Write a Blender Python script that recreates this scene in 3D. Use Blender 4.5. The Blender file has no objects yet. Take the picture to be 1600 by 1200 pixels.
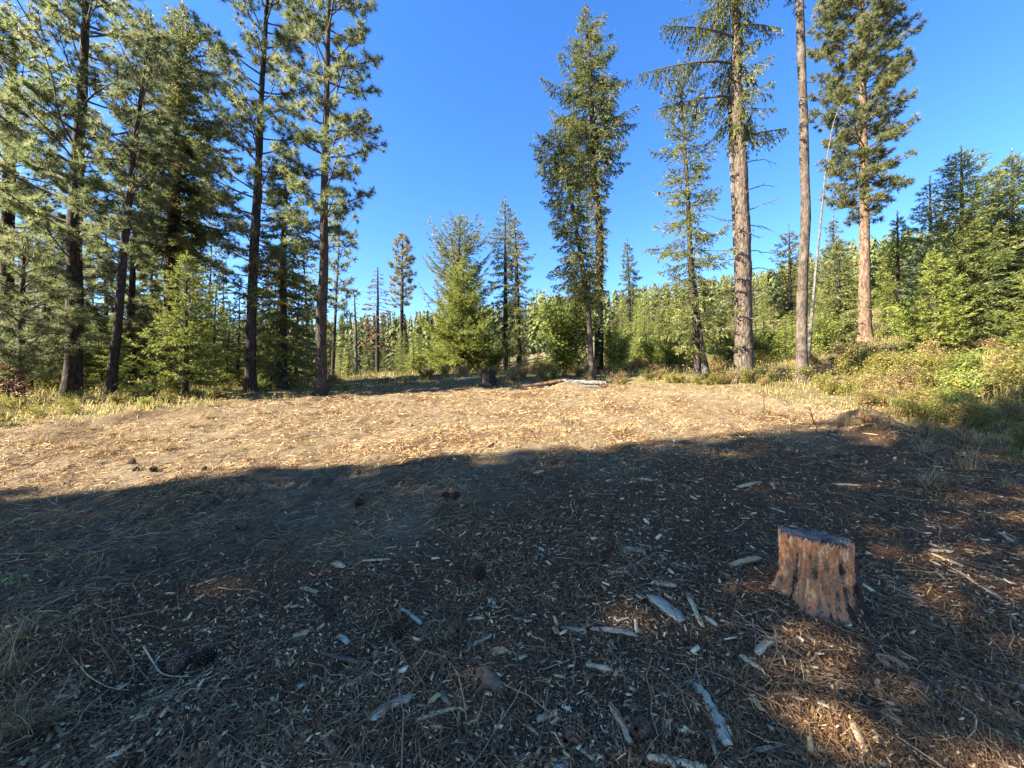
import bpy, math, random
import numpy as np
from mathutils import Vector

# ------------------------------------------------------------------ camera, sky, sun, exposure
S = bpy.context.scene
COL = S.collection
F, CAMZ, PITCH = 601.0, 1.5, math.radians(1.0)
cam = bpy.data.cameras.new('camera'); cam_o = bpy.data.objects.new('camera', cam); COL.objects.link(cam_o)
cam.sensor_width = 36.0; cam.lens = 36.0 * F / 1600.0; cam.clip_start = 0.05; cam.clip_end = 3000
cam_o.location = (0, 0, CAMZ); cam_o.rotation_euler = (math.radians(90) + PITCH, 0, 0)
S.camera = cam_o
SUN_EL, SUN_AZ = math.radians(36), math.radians(20)      # light travels towards +x turned SUN_AZ to +y
to_sun = Vector((-math.cos(SUN_AZ) * math.cos(SUN_EL), -math.sin(SUN_AZ) * math.cos(SUN_EL), math.sin(SUN_EL)))
W = bpy.data.worlds.new('World'); S.world = W; W.use_nodes = True
wn, wl = W.node_tree.nodes, W.node_tree.links
wn.clear()
sky = wn.new('ShaderNodeTexSky'); sky.sky_type = 'NISHITA'; sky.sun_disc = False
sky.sun_elevation = SUN_EL; sky.sun_rotation = math.atan2(to_sun.x, to_sun.y)
sky.altitude = 800; sky.air_density = 1.0; sky.dust_density = 0.2; sky.ozone_density = 3.0
hs = wn.new('ShaderNodeHueSaturation'); hs.inputs['Hue'].default_value = 0.509; hs.inputs['Saturation'].default_value = 1.26; hs.inputs['Value'].default_value = 1.0
bg = wn.new('ShaderNodeBackground'); bg.inputs['Strength'].default_value = 0.065
wo = wn.new('ShaderNodeOutputWorld')
wl.new(sky.outputs[0], hs.inputs['Color']); wl.new(hs.outputs[0], bg.inputs['Color']); wl.new(bg.outputs[0], wo.inputs[0])
sun = bpy.data.lights.new('sun', 'SUN'); sun.energy = 5.0; sun.angle = math.radians(0.55); sun.color = (1.0, 0.92, 0.78)
sun_o = bpy.data.objects.new('sun', sun); COL.objects.link(sun_o); sun_o.location = (-30, -10, 30)
sun_o.rotation_euler = to_sun.to_track_quat('Z', 'Y').to_euler()
S.view_settings.view_transform = 'Standard'; S.view_settings.look = 'None'
S.view_settings.exposure = 2.75; S.view_settings.gamma = 1.0; S.view_settings.use_curve_mapping = False
S.render.engine = 'CYCLES'
S.cycles.max_bounces = 6; S.cycles.diffuse_bounces = 3; S.cycles.transmission_bounces = 3; S.cycles.transparent_max_bounces = 4

rng = np.random.default_rng(7)
random.seed(7)

# ------------------------------------------------------------------ helpers
def ray(px, py):
    u = (px - 800.0) / F; v = (600.0 - py) / F
    c, s = math.cos(PITCH), math.sin(PITCH)
    return u, c - v * s, s + v * c
def pt(px, py, d):                                        # pixel of the photo + depth -> point of the place
    x, y, z = ray(px, py); k = d / y
    return np.array((x * k, d, CAMZ + z * k))

_perm = np.random.default_rng(3).random(65536)
def _h(ix, iy, iz):
    return _perm[(ix * 7349 + iy * 19937 + iz * 31511 + ((ix * 131) ^ (iy * 517) ^ (iz * 1031))) & 65535]
def vnoise(x, y, z=None, sc=1.0, seed=0):
    x = np.asarray(x, float) / sc + seed * 17.3; y = np.asarray(y, float) / sc + seed * 9.1
    z = np.zeros_like(x) + seed * 3.0 if z is None else np.asarray(z, float) / sc + seed * 5.7
    ix, iy, iz = np.floor(x).astype(np.int64), np.floor(y).astype(np.int64), np.floor(z).astype(np.int64)
    fx, fy, fz = x - ix, y - iy, z - iz
    fx, fy, fz = [t * t * (3 - 2 * t) for t in (fx, fy, fz)]
    r = 0
    for dx in (0, 1):
        for dy in (0, 1):
            for dz in (0, 1):
                r = r + _h(ix + dx, iy + dy, iz + dz) * (fx if dx else 1 - fx) * (fy if dy else 1 - fy) * (fz if dz else 1 - fz)
    return r * 2 - 1
def sstep(a, b, x):
    t = np.clip((np.asarray(x, float) - a) / (b - a), 0, 1)
    return t * t * (3 - 2 * t)
def norm(v):
    return v / np.maximum(np.linalg.norm(v, axis=-1, keepdims=True), 1e-9)

class MB:
    """collects triangles and quads with a value per face and a material slot per face"""
    def __init__(s): s.V = []; s.Q = []; s.T = []; s.n = 0
    def add(s, V, Fc, var=0.5, mat=0):
        V = np.asarray(V, np.float32).reshape(-1, 3); Fc = np.asarray(Fc, np.int64)
        if len(Fc) == 0: return
        var = np.broadcast_to(np.asarray(var, np.float32), (len(Fc),))
        (s.Q if Fc.shape[1] == 4 else s.T).append((Fc + s.n, var, np.full(len(Fc), mat, np.int32)))
        s.V.append(V); s.n += len(V)
    def tris(s, P0, P1, P2, var, mat=0):
        m = len(P0); V = np.stack([P0, P1, P2], 1).reshape(-1, 3)
        s.add(V, np.arange(m * 3).reshape(m, 3), var, mat)
    def tube(s, P, R, sides=6, var=0.5, mat=0, cap=True):
        P = np.asarray(P, float); R = np.broadcast_to(np.asarray(R, float), (len(P),)); n = len(P)
        D = norm(np.gradient(P, axis=0))
        up = np.array((0, 0, 1.0)) if abs(D[0, 2]) < 0.8 else np.array((1.0, 0, 0))
        A = norm(np.cross(D, up)); B = np.cross(D, A)
        th = np.linspace(0, 2 * math.pi, sides, endpoint=False)
        V = P[:, None] + R[:, None, None] * (np.cos(th)[None, :, None] * A[:, None] + np.sin(th)[None, :, None] * B[:, None])
        i = np.arange(n - 1)[:, None] * sides; j = np.arange(sides)[None]; k = (j + 1) % sides
        Fc = np.stack([i + j, i + k, i + sides + k, i + sides + j], -1).reshape(-1, 4)
        s.add(V.reshape(-1, 3), Fc, var, mat)
        if cap:
            c = np.concatenate([V[-1], P[-1:]]); s.add(c, np.stack([np.arange(sides), (np.arange(sides) + 1) % sides, np.full(sides, sides)], 1), var, mat)
    def mesh(s, name, mats, smooth=False):
        me = bpy.data.meshes.new(name)
        V = np.concatenate(s.V).astype(np.float32)
        loops, tot, var, mi = [], [], [], []
        for lst, k in ((s.Q, 4), (s.T, 3)):
            for Fc, v, m in lst:
                loops.append(Fc.reshape(-1)); tot.append(np.full(len(Fc), k)); var.append(v); mi.append(m)
        loops = np.concatenate(loops).astype(np.int32); tot = np.concatenate(tot).astype(np.int32)
        st = np.concatenate([[0], np.cumsum(tot)[:-1]]).astype(np.int32)
        me.vertices.add(len(V)); me.vertices.foreach_set('co', V.reshape(-1))
        me.loops.add(len(loops)); me.loops.foreach_set('vertex_index', loops)
        me.polygons.add(len(tot)); me.polygons.foreach_set('loop_start', st)
        try: me.polygons.foreach_set('loop_total', tot)
        except Exception: pass
        for m in (mats if isinstance(mats, (list, tuple)) else [mats]): me.materials.append(m)
        me.polygons.foreach_set('material_index', np.concatenate(mi).astype(np.int32))
        a = me.attributes.new('var', 'FLOAT', 'FACE'); a.data.foreach_set('value', np.concatenate(var).astype(np.float32))
        if smooth: me.polygons.foreach_set('use_smooth', np.ones(len(tot), bool))
        me.update(calc_edges=True)
        return me
    def obj(s, name, mats, parent=None, smooth=False, **props):
        return link(name, s.mesh(name, mats, smooth), parent, **props)

def link(name, data, parent=None, loc=None, **props):
    o = bpy.data.objects.new(name, data); COL.objects.link(o)
    if parent is not None: o.parent = parent
    if loc is not None: o.location = loc
    for k, v in props.items():
        if v is not None: o[k] = v
    return o
def thing(name, label, cat, loc, group=None):
    return link(name, None, None, tuple(float(c) for c in loc), label=label, category=cat, group=group)
def copy_thing(root, loc, rz=0, sc=1.0, label=None, group=None):
    r = root.copy(); COL.objects.link(r); r.location = tuple(float(c) for c in loc); r.rotation_euler = (0, 0, rz)
    r.scale = (sc, sc, sc) if np.isscalar(sc) else sc
    if label: r['label'] = label
    if group: r['group'] = group
    for ch in list(root.children):
        c = ch.copy(); COL.objects.link(c); c.parent = r
    return r

# ------------------------------------------------------------------ terrain (measured from the photograph's ground line)
SL = 0.121
ctrl = []
def cg(x, y, z): ctrl.append((math.atan2(x, y), math.log(math.hypot(x, y)), z / math.hypot(x, y)))
for d in (0.6, 1.3, 2.5, 4.5, 7.0):
    for a in (-62, -35, 0, 35, 62):
        x = d * math.tan(math.radians(a))
        if math.hypot(x, d) < 11: cg(x, d, SL * d + (0.0 if a < 40 else 0.012 * d))
for px, py, d in [(0, 628, 10.5), (110, 624, 11), (250, 616, 11), (390, 612, 12), (502, 617, 11.5), (620, 610, 13), (800, 607, 13), (950, 606, 12.5),
                  (1090, 594, 12), (1160, 594, 11.5), (1253, 594, 12.2), (1350, 532, 18), (1330, 600, 11), (1400, 642, 7.6), (1600, 610, 8.5), (1600, 553, 12), (1500, 553, 13.5),
                  (590, 586, 34), (627, 583, 33), (718, 582, 20), (785, 580, 26), (880, 588, 16), (985, 535, 40), (1235, 560, 22), (1310, 548, 20), (1400, 512, 24), (1290, 490, 42), (1100, 560, 26), (1040, 565, 24),
                  (100, 612, 20), (300, 606, 24), (200, 600, 45), (450, 600, 30), (-400, 640, 12), (-400, 615, 30), (2000, 560, 14), (2000, 480, 30), (1600, 470, 30),
                  (100, 585, 110), (100, 570, 200), (600, 568, 110), (600, 545, 190), (800, 555, 110), (800, 525, 190), (1000, 525, 110), (1000, 497, 180), (1300, 480, 90), (1300, 445, 160), (1600, 440, 80), (1600, 405, 150), (2200, 400, 120), (-500, 580, 120),
                  (0, 590, 620), (600, 570, 620), (1000, 550, 620), (1600, 500, 620)]:
    p = pt(px, py, d); cg(*p)
for a in (-90, -120, -150, -180, 90, 120, 150, 180):
    for r in (0.5, 3, 12, 60, 500):
        t = math.radians(a); ctrl.append((t, math.log(r), SL * math.cos(t) if r < 5 else (SL * 0.5 * math.cos(t) if r < 30 else -0.02)))
ctrl = np.array(ctrl)
def _U(r2): return np.where(r2 > 1e-12, 0.5 * r2 * np.log(np.maximum(r2, 1e-12)), 0.0)
_n = len(ctrl); _A = ctrl[:, :2] * np.array((1.4, 1.0))
_K = _U(((_A[:, None] - _A[None]) ** 2).sum(-1)) + 0.004 * np.eye(_n)
_P = np.concatenate([np.ones((_n, 1)), _A], 1)
_sol = np.linalg.solve(np.block([[_K, _P], [_P.T, np.zeros((3, 3))]]), np.concatenate([ctrl[:, 2], np.zeros(3)]))
def terrain(x, y):
    x = np.atleast_1d(np.asarray(x, float)); y = np.atleast_1d(np.asarray(y, float))
    r = np.maximum(np.hypot(x, y), 0.15); out = np.empty(len(x))
    for i in range(0, len(x), 20000):
        q = np.stack([np.arctan2(x[i:i+20000], y[i:i+20000]) * 1.4, np.log(r[i:i+20000])], 1)
        k = _U(((q[:, None] - _A[None]) ** 2).sum(-1))
        out[i:i+20000] = k @ _sol[:_n] + _sol[_n] + q @ _sol[_n + 1:]
    return out * r
# clearing outline: distance of its far edge for each bearing of the picture
_ex = np.array([-600, 0, 130, 300, 430, 500, 560, 700, 800, 900, 980, 1100, 1200, 1300, 1400, 1500, 1600, 2200.])
_ed = np.array([4.5, 6.2, 7.2, 8.6, 10, 11.2, 12.4, 13.6, 13.2, 12.7, 12, 10.9, 9.4, 7.9, 6.7, 5.4, 4.4, 2.6])
def edge_dist(x, y):
    px = 800 + F * np.asarray(x) / np.maximum(np.asarray(y), 0.05)
    return np.asarray(y) - np.interp(px, _ex, _ed) - 0.35 * vnoise(x, y, sc=0.9, seed=4)    # >0: grown over
TRK = [((-4.2, 2.6), (1.5, 7.6), 0.16), ((-3.4, 1.9), (2.4, 6.9), 0.16), ((-5.5, 8.3), (3.0, 9.6), 0.2)]
def micro(x, y):
    r = np.hypot(x, y); far = sstep(30, 12, r)
    m = 0.028 * vnoise(x, y, sc=0.8, seed=1) + 0.018 * vnoise(x, y, sc=0.28, seed=2) + 0.012 * vnoise(x, y, sc=0.11, seed=3) * sstep(16, 6, r) + 0.006 * vnoise(x, y, sc=0.045, seed=5) * sstep(7, 3, r) + 0.003 * vnoise(x, y, sc=0.018, seed=6) * sstep(4, 2, r)
    # the churned ridges left by the machine run across the field
    rd = x * 0.55 - y * 0.83 + 0.25 * vnoise(x, y, sc=1.3, seed=8)
    m = m + 0.010 * np.sin(rd * 2 * math.pi / 0.21) * np.clip(0.5 + 0.9 * vnoise(x, y, sc=1.1, seed=9), 0, 1) * sstep(2.5, 5, y) * sstep(15, 10, y)
    for (a, b, w) in TRK:
        a, b = np.array(a), np.array(b); L = np.linalg.norm(b - a); t = (b - a) / L
        s = (x - a[0]) * t[0] + (y - a[1]) * t[1]; q = (x - a[0]) * -t[1] + (y - a[1]) * t[0] + 0.05 * np.sin(s)
        on = sstep(w + 0.05, w, np.abs(q)) * sstep(0, 0.6, s) * sstep(L, L - 0.6, s) * np.clip(0.55 + 0.9 * vnoise(x, y, sc=0.9, seed=11), 0, 1)
        m = m + on * (0.020 * np.tanh(3 * np.sin((s + 0.6 * np.abs(q)) * 2 * math.pi / 0.17)) - 0.018)
    berm = edge_dist(x, y)
    m = m + 0.10 * np.exp(-(berm + 0.3) ** 2 / 0.09) * np.clip(0.4 + vnoise(x, y, sc=0.7, seed=12), 0, 1.3) * sstep(3.5, 6, y)
    for (bx, by, bz, br) in MOUNDS:
        m = m + bz * np.exp(-((x - bx) ** 2 + (y - by) ** 2) / br ** 2)
    return m * far
def _mound(px, d, h, r):
    return ((px - 800) / F * d, d, h, r)
MOUNDS = [_mound(1365, 6.2, 0.17, 0.33), _mound(1340, 7.2, 0.14, 0.4), _mound(1440, 4.9, 0.08, 0.4), _mound(1240, 3.9, 0.05, 0.3), _mound(60, 1.95, 0.13, 0.45),
          _mound(1000, 7.6, 0.10, 0.4), _mound(1080, 8.2, 0.10, 0.5), _mound(1215, 6.6, 0.08, 0.3), _mound(820, 6.4, 0.06, 0.5), _mound(330, 4.2, 0.06, 0.5), _mound(215, 1.75, -0.10, 0.3), _mound(890, 12.4, .13, .8), _mound(1290, 2.05, .06, .38)]
def gz(x, y):
    x = np.atleast_1d(np.asarray(x, float)); y = np.atleast_1d(np.asarray(y, float))
    return terrain(x, y) + micro(x, y)
def gz1(x, y): return float(gz([x], [y])[0])
def on_ground(px, py):                                    # where the photo's ray through a pixel meets the ground
    x, y, z = ray(px, py); t = np.geomspace(0.8, 60, 1500)
    h = CAMZ + z * t - terrain(x * t, y * t); i = int(np.argmax(h < 0)) if (h < 0).any() else len(t) - 1
    return x * t[i], y * t[i]

# ------------------------------------------------------------------ materials
def new_mat(name):
    m = bpy.data.materials.new(name); m.use_nodes = True; n = m.node_tree.nodes; n.clear()
    out = n.new('ShaderNodeOutputMaterial'); return m, n, m.node_tree.links, out
def ramp(n, stops):
    r = n.new('ShaderNodeValToRGB'); e = r.color_ramp.elements
    while len(e) < len(stops): e.new(0.5)
    for k, (p, c) in zip(e, stops): k.position = p; k.color = (*c, 1)
    return r
def attr(n, name='var'):
    a = n.new('ShaderNodeAttribute'); a.attribute_name = name; return a
def leaf_mat(name, stops, trans=0.35, rough=0.55, spec=0.3):
    m, n, l, out = new_mat(name)
    a = attr(n); r = ramp(n, stops); l.new(a.outputs['Fac'], r.inputs[0])
    oi = n.new('ShaderNodeObjectInfo'); h = n.new('ShaderNodeHueSaturation')
    mr = n.new('ShaderNodeMapRange'); mr.inputs[3].default_value = 0.82; mr.inputs[4].default_value = 1.18
    l.new(oi.outputs['Random'], mr.inputs[0]); l.new(mr.outputs[0], h.inputs['Value']); l.new(r.outputs[0], h.inputs['Color'])
    b = n.new('ShaderNodeBsdfPrincipled'); b.inputs['Roughness'].default_value = rough; b.inputs['Specular IOR Level'].default_value = spec
    t = n.new('ShaderNodeBsdfTranslucent'); mx = n.new('ShaderNodeMixShader'); mx.inputs[0].default_value = trans
    l.new(h.outputs[0], b.inputs['Base Color']); l.new(h.outputs[0], t.inputs['Color'])
    l.new(b.outputs[0], mx.inputs[1]); l.new(t.outputs[0], mx.inputs[2]); l.new(mx.outputs[0], out.inputs[0])
    return m
def bark_mat(name, dark, mid, light, scale=6.0, bump=0.6, blotch=0.0, blotch_col=(0.4, 0.38, 0.34)):
    m, n, l, out = new_mat(name)
    tc = n.new('ShaderNodeTexCoord'); mp = n.new('ShaderNodeMapping'); mp.inputs['Scale'].default_value = (1, 1, 0.28)
    l.new(tc.outputs['Object'], mp.inputs[0])
    nz = n.new('ShaderNodeTexNoise'); nz.inputs['Scale'].default_value = scale * 3; nz.inputs['Detail'].default_value = 6; nz.inputs['Roughness'].default_value = 0.65
    vo = n.new('ShaderNodeTexVoronoi'); vo.feature = 'DISTANCE_TO_EDGE'; vo.inputs['Scale'].default_value = scale * 2.2
    l.new(mp.outputs[0], nz.inputs['Vector']); l.new(mp.outputs[0], vo.inputs['Vector'])
    r = ramp(n, [(0.32, dark), (0.5, mid), (0.68, light)]); l.new(nz.outputs[0], r.inputs[0])
    rv = ramp(n, [(0.0, (0.35,) * 3), (0.12, (1,) * 3)]); l.new(vo.outputs['Distance'], rv.inputs[0])
    mul = n.new('ShaderNodeMix'); mul.data_type = 'RGBA'; mul.blend_type = 'MULTIPLY'; mul.inputs[0].default_value = 0.8
    l.new(r.outputs[0], mul.inputs[6]); l.new(rv.outputs[0], mul.inputs[7]); c = mul.outputs[2]
    if blotch > 0:
        n2 = n.new('ShaderNodeTexNoise'); n2.inputs['Scale'].default_value = 3.2; n2.inputs['Detail'].default_value = 5; l.new(tc.outputs['Object'], n2.inputs['Vector'])
        r2 = ramp(n, [(0.5, (0,) * 3), (0.62, (blotch,) * 3)]); l.new(n2.outputs[0], r2.inputs[0])
        m2 = n.new('ShaderNodeMix'); m2.data_type = 'RGBA'; l.new(r2.outputs[0], m2.inputs[0]); l.new(c, m2.inputs[6]); m2.inputs[7].default_value = (*blotch_col, 1); c = m2.outputs[2]
    b = n.new('ShaderNodeBsdfPrincipled'); b.inputs['Roughness'].default_value = 0.9; b.inputs['Specular IOR Level'].default_value = 0.15
    bp = n.new('ShaderNodeBump'); bp.inputs['Strength'].default_value = bump; bp.inputs['Distance'].default_value = 0.03
    ad = n.new('ShaderNodeMath'); ad.operation = 'ADD'; l.new(nz.outputs[0], ad.inputs[0]); l.new(vo.outputs['Distance'], ad.inputs[1])
    l.new(ad.outputs[0], bp.inputs['Height']); l.new(bp.outputs[0], b.inputs['Normal'])
    l.new(c, b.inputs['Base Color']); l.new(b.outputs[0], out.inputs[0]); return m
def wood_mat(name, stops, rough=0.85, grain=40.0):
    m, n, l, out = new_mat(name)
    a = attr(n); r = ramp(n, stops); l.new(a.outputs['Fac'], r.inputs[0])
    tc = n.new('ShaderNodeTexCoord'); mp = n.new('ShaderNodeMapping'); mp.inputs['Scale'].default_value = (0.15, 1, 1); l.new(tc.outputs['Object'], mp.inputs[0])
    nz = n.new('ShaderNodeTexNoise'); nz.inputs['Scale'].default_value = grain * 4; nz.inputs['Detail'].default_value = 4; l.new(mp.outputs[0], nz.inputs['Vector'])
    rr = ramp(n, [(0.3, (0.55,) * 3), (0.7, (1.2,) * 3)]); l.new(nz.outputs[0], rr.inputs[0])
    mul = n.new('ShaderNodeMix'); mul.data_type = 'RGBA'; mul.blend_type = 'MULTIPLY'; mul.inputs[0].default_value = 1.0
    l.new(r.outputs[0], mul.inputs[6]); l.new(rr.outputs[0], mul.inputs[7])
    b = n.new('ShaderNodeBsdfPrincipled'); b.inputs['Roughness'].default_value = rough; b.inputs['Specular IOR Level'].default_value = 0.2
    bp = n.new('ShaderNodeBump'); bp.inputs['Strength'].default_value = 0.4; bp.inputs['Distance'].default_value = 0.004; l.new(nz.outputs[0], bp.inputs['Height']); l.new(bp.outputs[0], b.inputs['Normal'])
    l.new(mul.outputs[2], b.inputs['Base Color']); l.new(b.outputs[0], out.inputs[0]); return m
def plain_var(name, stops, rough=0.85, trans=0.0):
    m, n, l, out = new_mat(name)
    a = attr(n); r = ramp(n, stops); l.new(a.outputs['Fac'], r.inputs[0])
    b = n.new('ShaderNodeBsdfPrincipled'); b.inputs['Roughness'].default_value = rough; b.inputs['Specular IOR Level'].default_value = 0.25
    l.new(r.outputs[0], b.inputs['Base Color']); l.new(b.outputs[0], out.inputs[0]); return m

M = {}
M['pine'] = leaf_mat('pine_needles', [(0, (0.065, 0.091, 0.033)), (0.45, (0.168, 0.193, 0.076)), (0.85, (0.286, 0.284, 0.129)), (1, (0.363, 0.258, 0.129))], 0.55)
M['pine_dry'] = leaf_mat('pine_needles_dry', [(0, (0.071, 0.069, 0.022)), (0.5, (0.165, 0.149, 0.055)), (0.85, (0.260, 0.201, 0.083)), (1, (0.330, 0.184, 0.066))], 0.55)
M['pine_olive'] = leaf_mat('pine_needles_olive', [(0, (0.06, 0.075, 0.026)), (0.5, (0.17, 0.18, 0.066)), (0.9, (0.27, 0.26, 0.105)), (1, (0.3, 0.22, 0.09))], 0.5)
M['pine_pale'] = leaf_mat('pine_needles_pale', [(0, (0.09, 0.11, 0.04)), (0.5, (0.2, 0.22, 0.09)), (1, (0.32, 0.31, 0.14))], 0.5)
M['fir_mid'] = leaf_mat('fir_needles_mid', [(0, (0.05, 0.072, 0.018)), (0.5, (0.14, 0.162, 0.042)), (1, (0.24, 0.236, 0.07))], 0.42)
M['fir'] = leaf_mat('fir_needles', [(0, (0.051, 0.066, 0.020)), (0.5, (0.145, 0.159, 0.044)), (1, (0.276, 0.248, 0.073))], 0.42)
M['fir_dark'] = leaf_mat('fir_needles_dark', [(0, (0.046, 0.066, 0.026)), (0.5, (0.110, 0.131, 0.050)), (1, (0.202, 0.206, 0.079))], 0.35)
M['fir_light'] = leaf_mat('fir_needles_light', [(0, (0.081, 0.109, 0.018)), (0.5, (0.201, 0.230, 0.040)), (1, (0.335, 0.319, 0.078))], 0.45)
M['fir_blue'] = leaf_mat('fir_needles_pale', [(0, (0.059, 0.081, 0.050)), (0.5, (0.130, 0.161, 0.088)), (1, (0.212, 0.230, 0.121))], 0.40)
M['fir_red'] = leaf_mat('fir_needles_dead', [(0, (0.10, 0.04, 0.02)), (1, (0.28, 0.12, 0.06))], 0.2)
M['broadleaf'] = leaf_mat('broad_leaves', [(0, (0.088, 0.129, 0.022)), (0.5, (0.222, 0.268, 0.049)), (0.9, (0.426, 0.416, 0.100)), (1, (0.532, 0.381, 0.100))], 0.50)
M['shrub_green'] = leaf_mat('shrub_leaves_green', [(0, (0.095, 0.100, 0.020)), (0.5, (0.217, 0.194, 0.040)), (1, (0.407, 0.305, 0.069))], 0.45)
M['shrub_tan'] = leaf_mat('shrub_leaves_tan', [(0, (0.118, 0.086, 0.033)), (0.5, (0.283, 0.196, 0.077)), (0.85, (0.425, 0.276, 0.099)), (1, (0.389, 0.149, 0.055))], 0.40)
M['grass'] = leaf_mat('dry_grass', [(0, (0.12, 0.1, 0.035)), (0.35, (0.28, 0.23, 0.08)), (0.7, (0.44, 0.34, 0.13)), (1, (0.26, 0.26, 0.05))], 0.5)
M['bark_dark'] = bark_mat('bark_dark', (0.014, 0.011, 0.009), (0.040, 0.030, 0.024), (0.080, 0.060, 0.047))
M['bark_fir'] = bark_mat('bark_fir', (0.040, 0.029, 0.021), (0.093, 0.070, 0.052), (0.166, 0.129, 0.096), scale=7, bump=0.9)
M['bark_brown'] = bark_mat('bark_brown', (0.020, 0.014, 0.011), (0.056, 0.041, 0.031), (0.106, 0.083, 0.063), scale=7, bump=0.9)
M['bark_mottled'] = bark_mat('bark_mottled', (0.032, 0.026, 0.019), (0.074, 0.055, 0.041), (0.117, 0.089, 0.065), scale=7, bump=0.7, blotch=0.4, blotch_col=(0.170, 0.142, 0.110))
M['bark_orange'] = bark_mat('bark_orange', (0.066, 0.039, 0.024), (0.137, 0.087, 0.056), (0.203, 0.143, 0.098), scale=4, bump=0.5)
M['dead_wood'] = bark_mat('dead_grey_wood', (0.058, 0.050, 0.042), (0.106, 0.093, 0.079), (0.170, 0.157, 0.138), scale=6, bump=0.3)
M['twig'] = plain_var('twig_bark', [(0, (0.04, 0.03, 0.024)), (1, (0.13, 0.1, 0.08))])

# ------------------------------------------------------------------ trees
def trunk_mesh(P, R, sides, furrow, seed, flare=True, step=0.11):
    """a round trunk along P with lumps and bark furrows"""
    P = np.asarray(P, float); R = np.asarray(R, float)
    s = np.concatenate([[0], np.cumsum(np.linalg.norm(np.diff(P, axis=0), axis=1))])
    n = max(6, int(s[-1] / step)); t = np.linspace(0, s[-1], n)
    Q = np.stack([np.interp(t, s, P[:, k]) for k in range(3)], 1); r = np.interp(t, s, R)
    k = np.ones(9) / 9
    if n > 20:
        for c in (0, 1): Q[:, c] = np.convolve(np.pad(Q[:, c], 4, 'edge'), k, 'valid')
        Q[:, 0] += 0.25 * r * vnoise(t, t * 0, sc=1.6, seed=seed) ; r = r * (1 + 0.06 * vnoise(t, t * 0 + 5, sc=0.5, seed=seed))
    if flare: r = r * (1 + 0.45 * np.exp(-t / 0.28))
    th = np.linspace(0, 2 * math.pi, sides, endpoint=False)
    T, H = np.meshgrid(t, th, indexing='ij'); cx, cy = np.cos(H), np.sin(H)
    rr = r[:, None] * np.ones_like(H)
    if furrow > 0:
        w = 7.0
        f1 = vnoise(cx * w * 0.5, cy * w * 0.5, T * 2.6, sc=0.45, seed=seed); f2 = vnoise(cx * w, cy * w, T * 9, sc=0.6, seed=seed + 1)
        rr = rr * (1 + furrow * (-np.abs(f1) * 1.1 + 0.45 + 0.45 * f2))
    if flare: rr = rr * (1 + 0.25 * np.exp(-T / 0.22) * np.sin(H * 3 + seed) * 0.6)
    V = Q[:, None] + np.stack([rr * cx, rr * cy, np.zeros_like(rr)], -1)
    mb = MB(); i = np.arange(n - 1)[:, None] * sides; j = np.arange(sides)[None]; kk = (j + 1) % sides
    mb.add(V.reshape(-1, 3), np.stack([i + j, i + kk, i + sides + kk, i + sides + j], -1).reshape(-1, 4), 0.5)
    top = np.concatenate([V[-1], Q[-1:]]); mb.add(top, np.stack([np.arange(sides), (np.arange(sides) + 1) % sides, np.full(sides, sides)], 1), 0.5)
    return mb
def unit(m, g): return norm(g.normal(size=(m, 3)))
def tufts(mb, C, A, g, n=30, ln=0.17, w=0.010, spread=0.95, var=None, mat=0):
    m = len(C); C = np.repeat(C, n, 0); A = np.repeat(A, n, 0)
    D = norm(A * 0.65 + unit(m * n, g) * spread); S_ = norm(np.cross(D, unit(m * n, g))); L = ln * g.uniform(0.7, 1.1, (m * n, 1))
    v = np.repeat(g.normal(0.48, 0.17, m) if var is None else var, n) + g.normal(0, 0.08, m * n)
    mb.tris(C - S_ * w * 0.5, C + S_ * w * 0.5, C + D * L, np.clip(v, 0, 1), mat)
def clumps(mb, C, D, g, ln=0.1, w=0.035, n=3, var=None, mat=0, spread=0.75, sag=0.0):
    """short needle sprays: n slim leaves fanned around the twig direction"""
    m = len(C); C = np.repeat(C, n, 0); D = np.repeat(D, n, 0)
    d = norm(D + unit(m * n, g) * spread + np.array((0, 0, -sag))); s = norm(np.cross(d, unit(m * n, g))); L = ln * g.uniform(0.65, 1.2, (m * n, 1)); ww = w * g.uniform(0.7, 1.2, (m * n, 1))
    v = np.repeat(var, n) + g.normal(0, 0.1, m * n)
    mb.tris(C - s * ww * 0.5, C + s * ww * 0.5, C + d * L, np.clip(v, 0, 1), mat)

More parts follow.
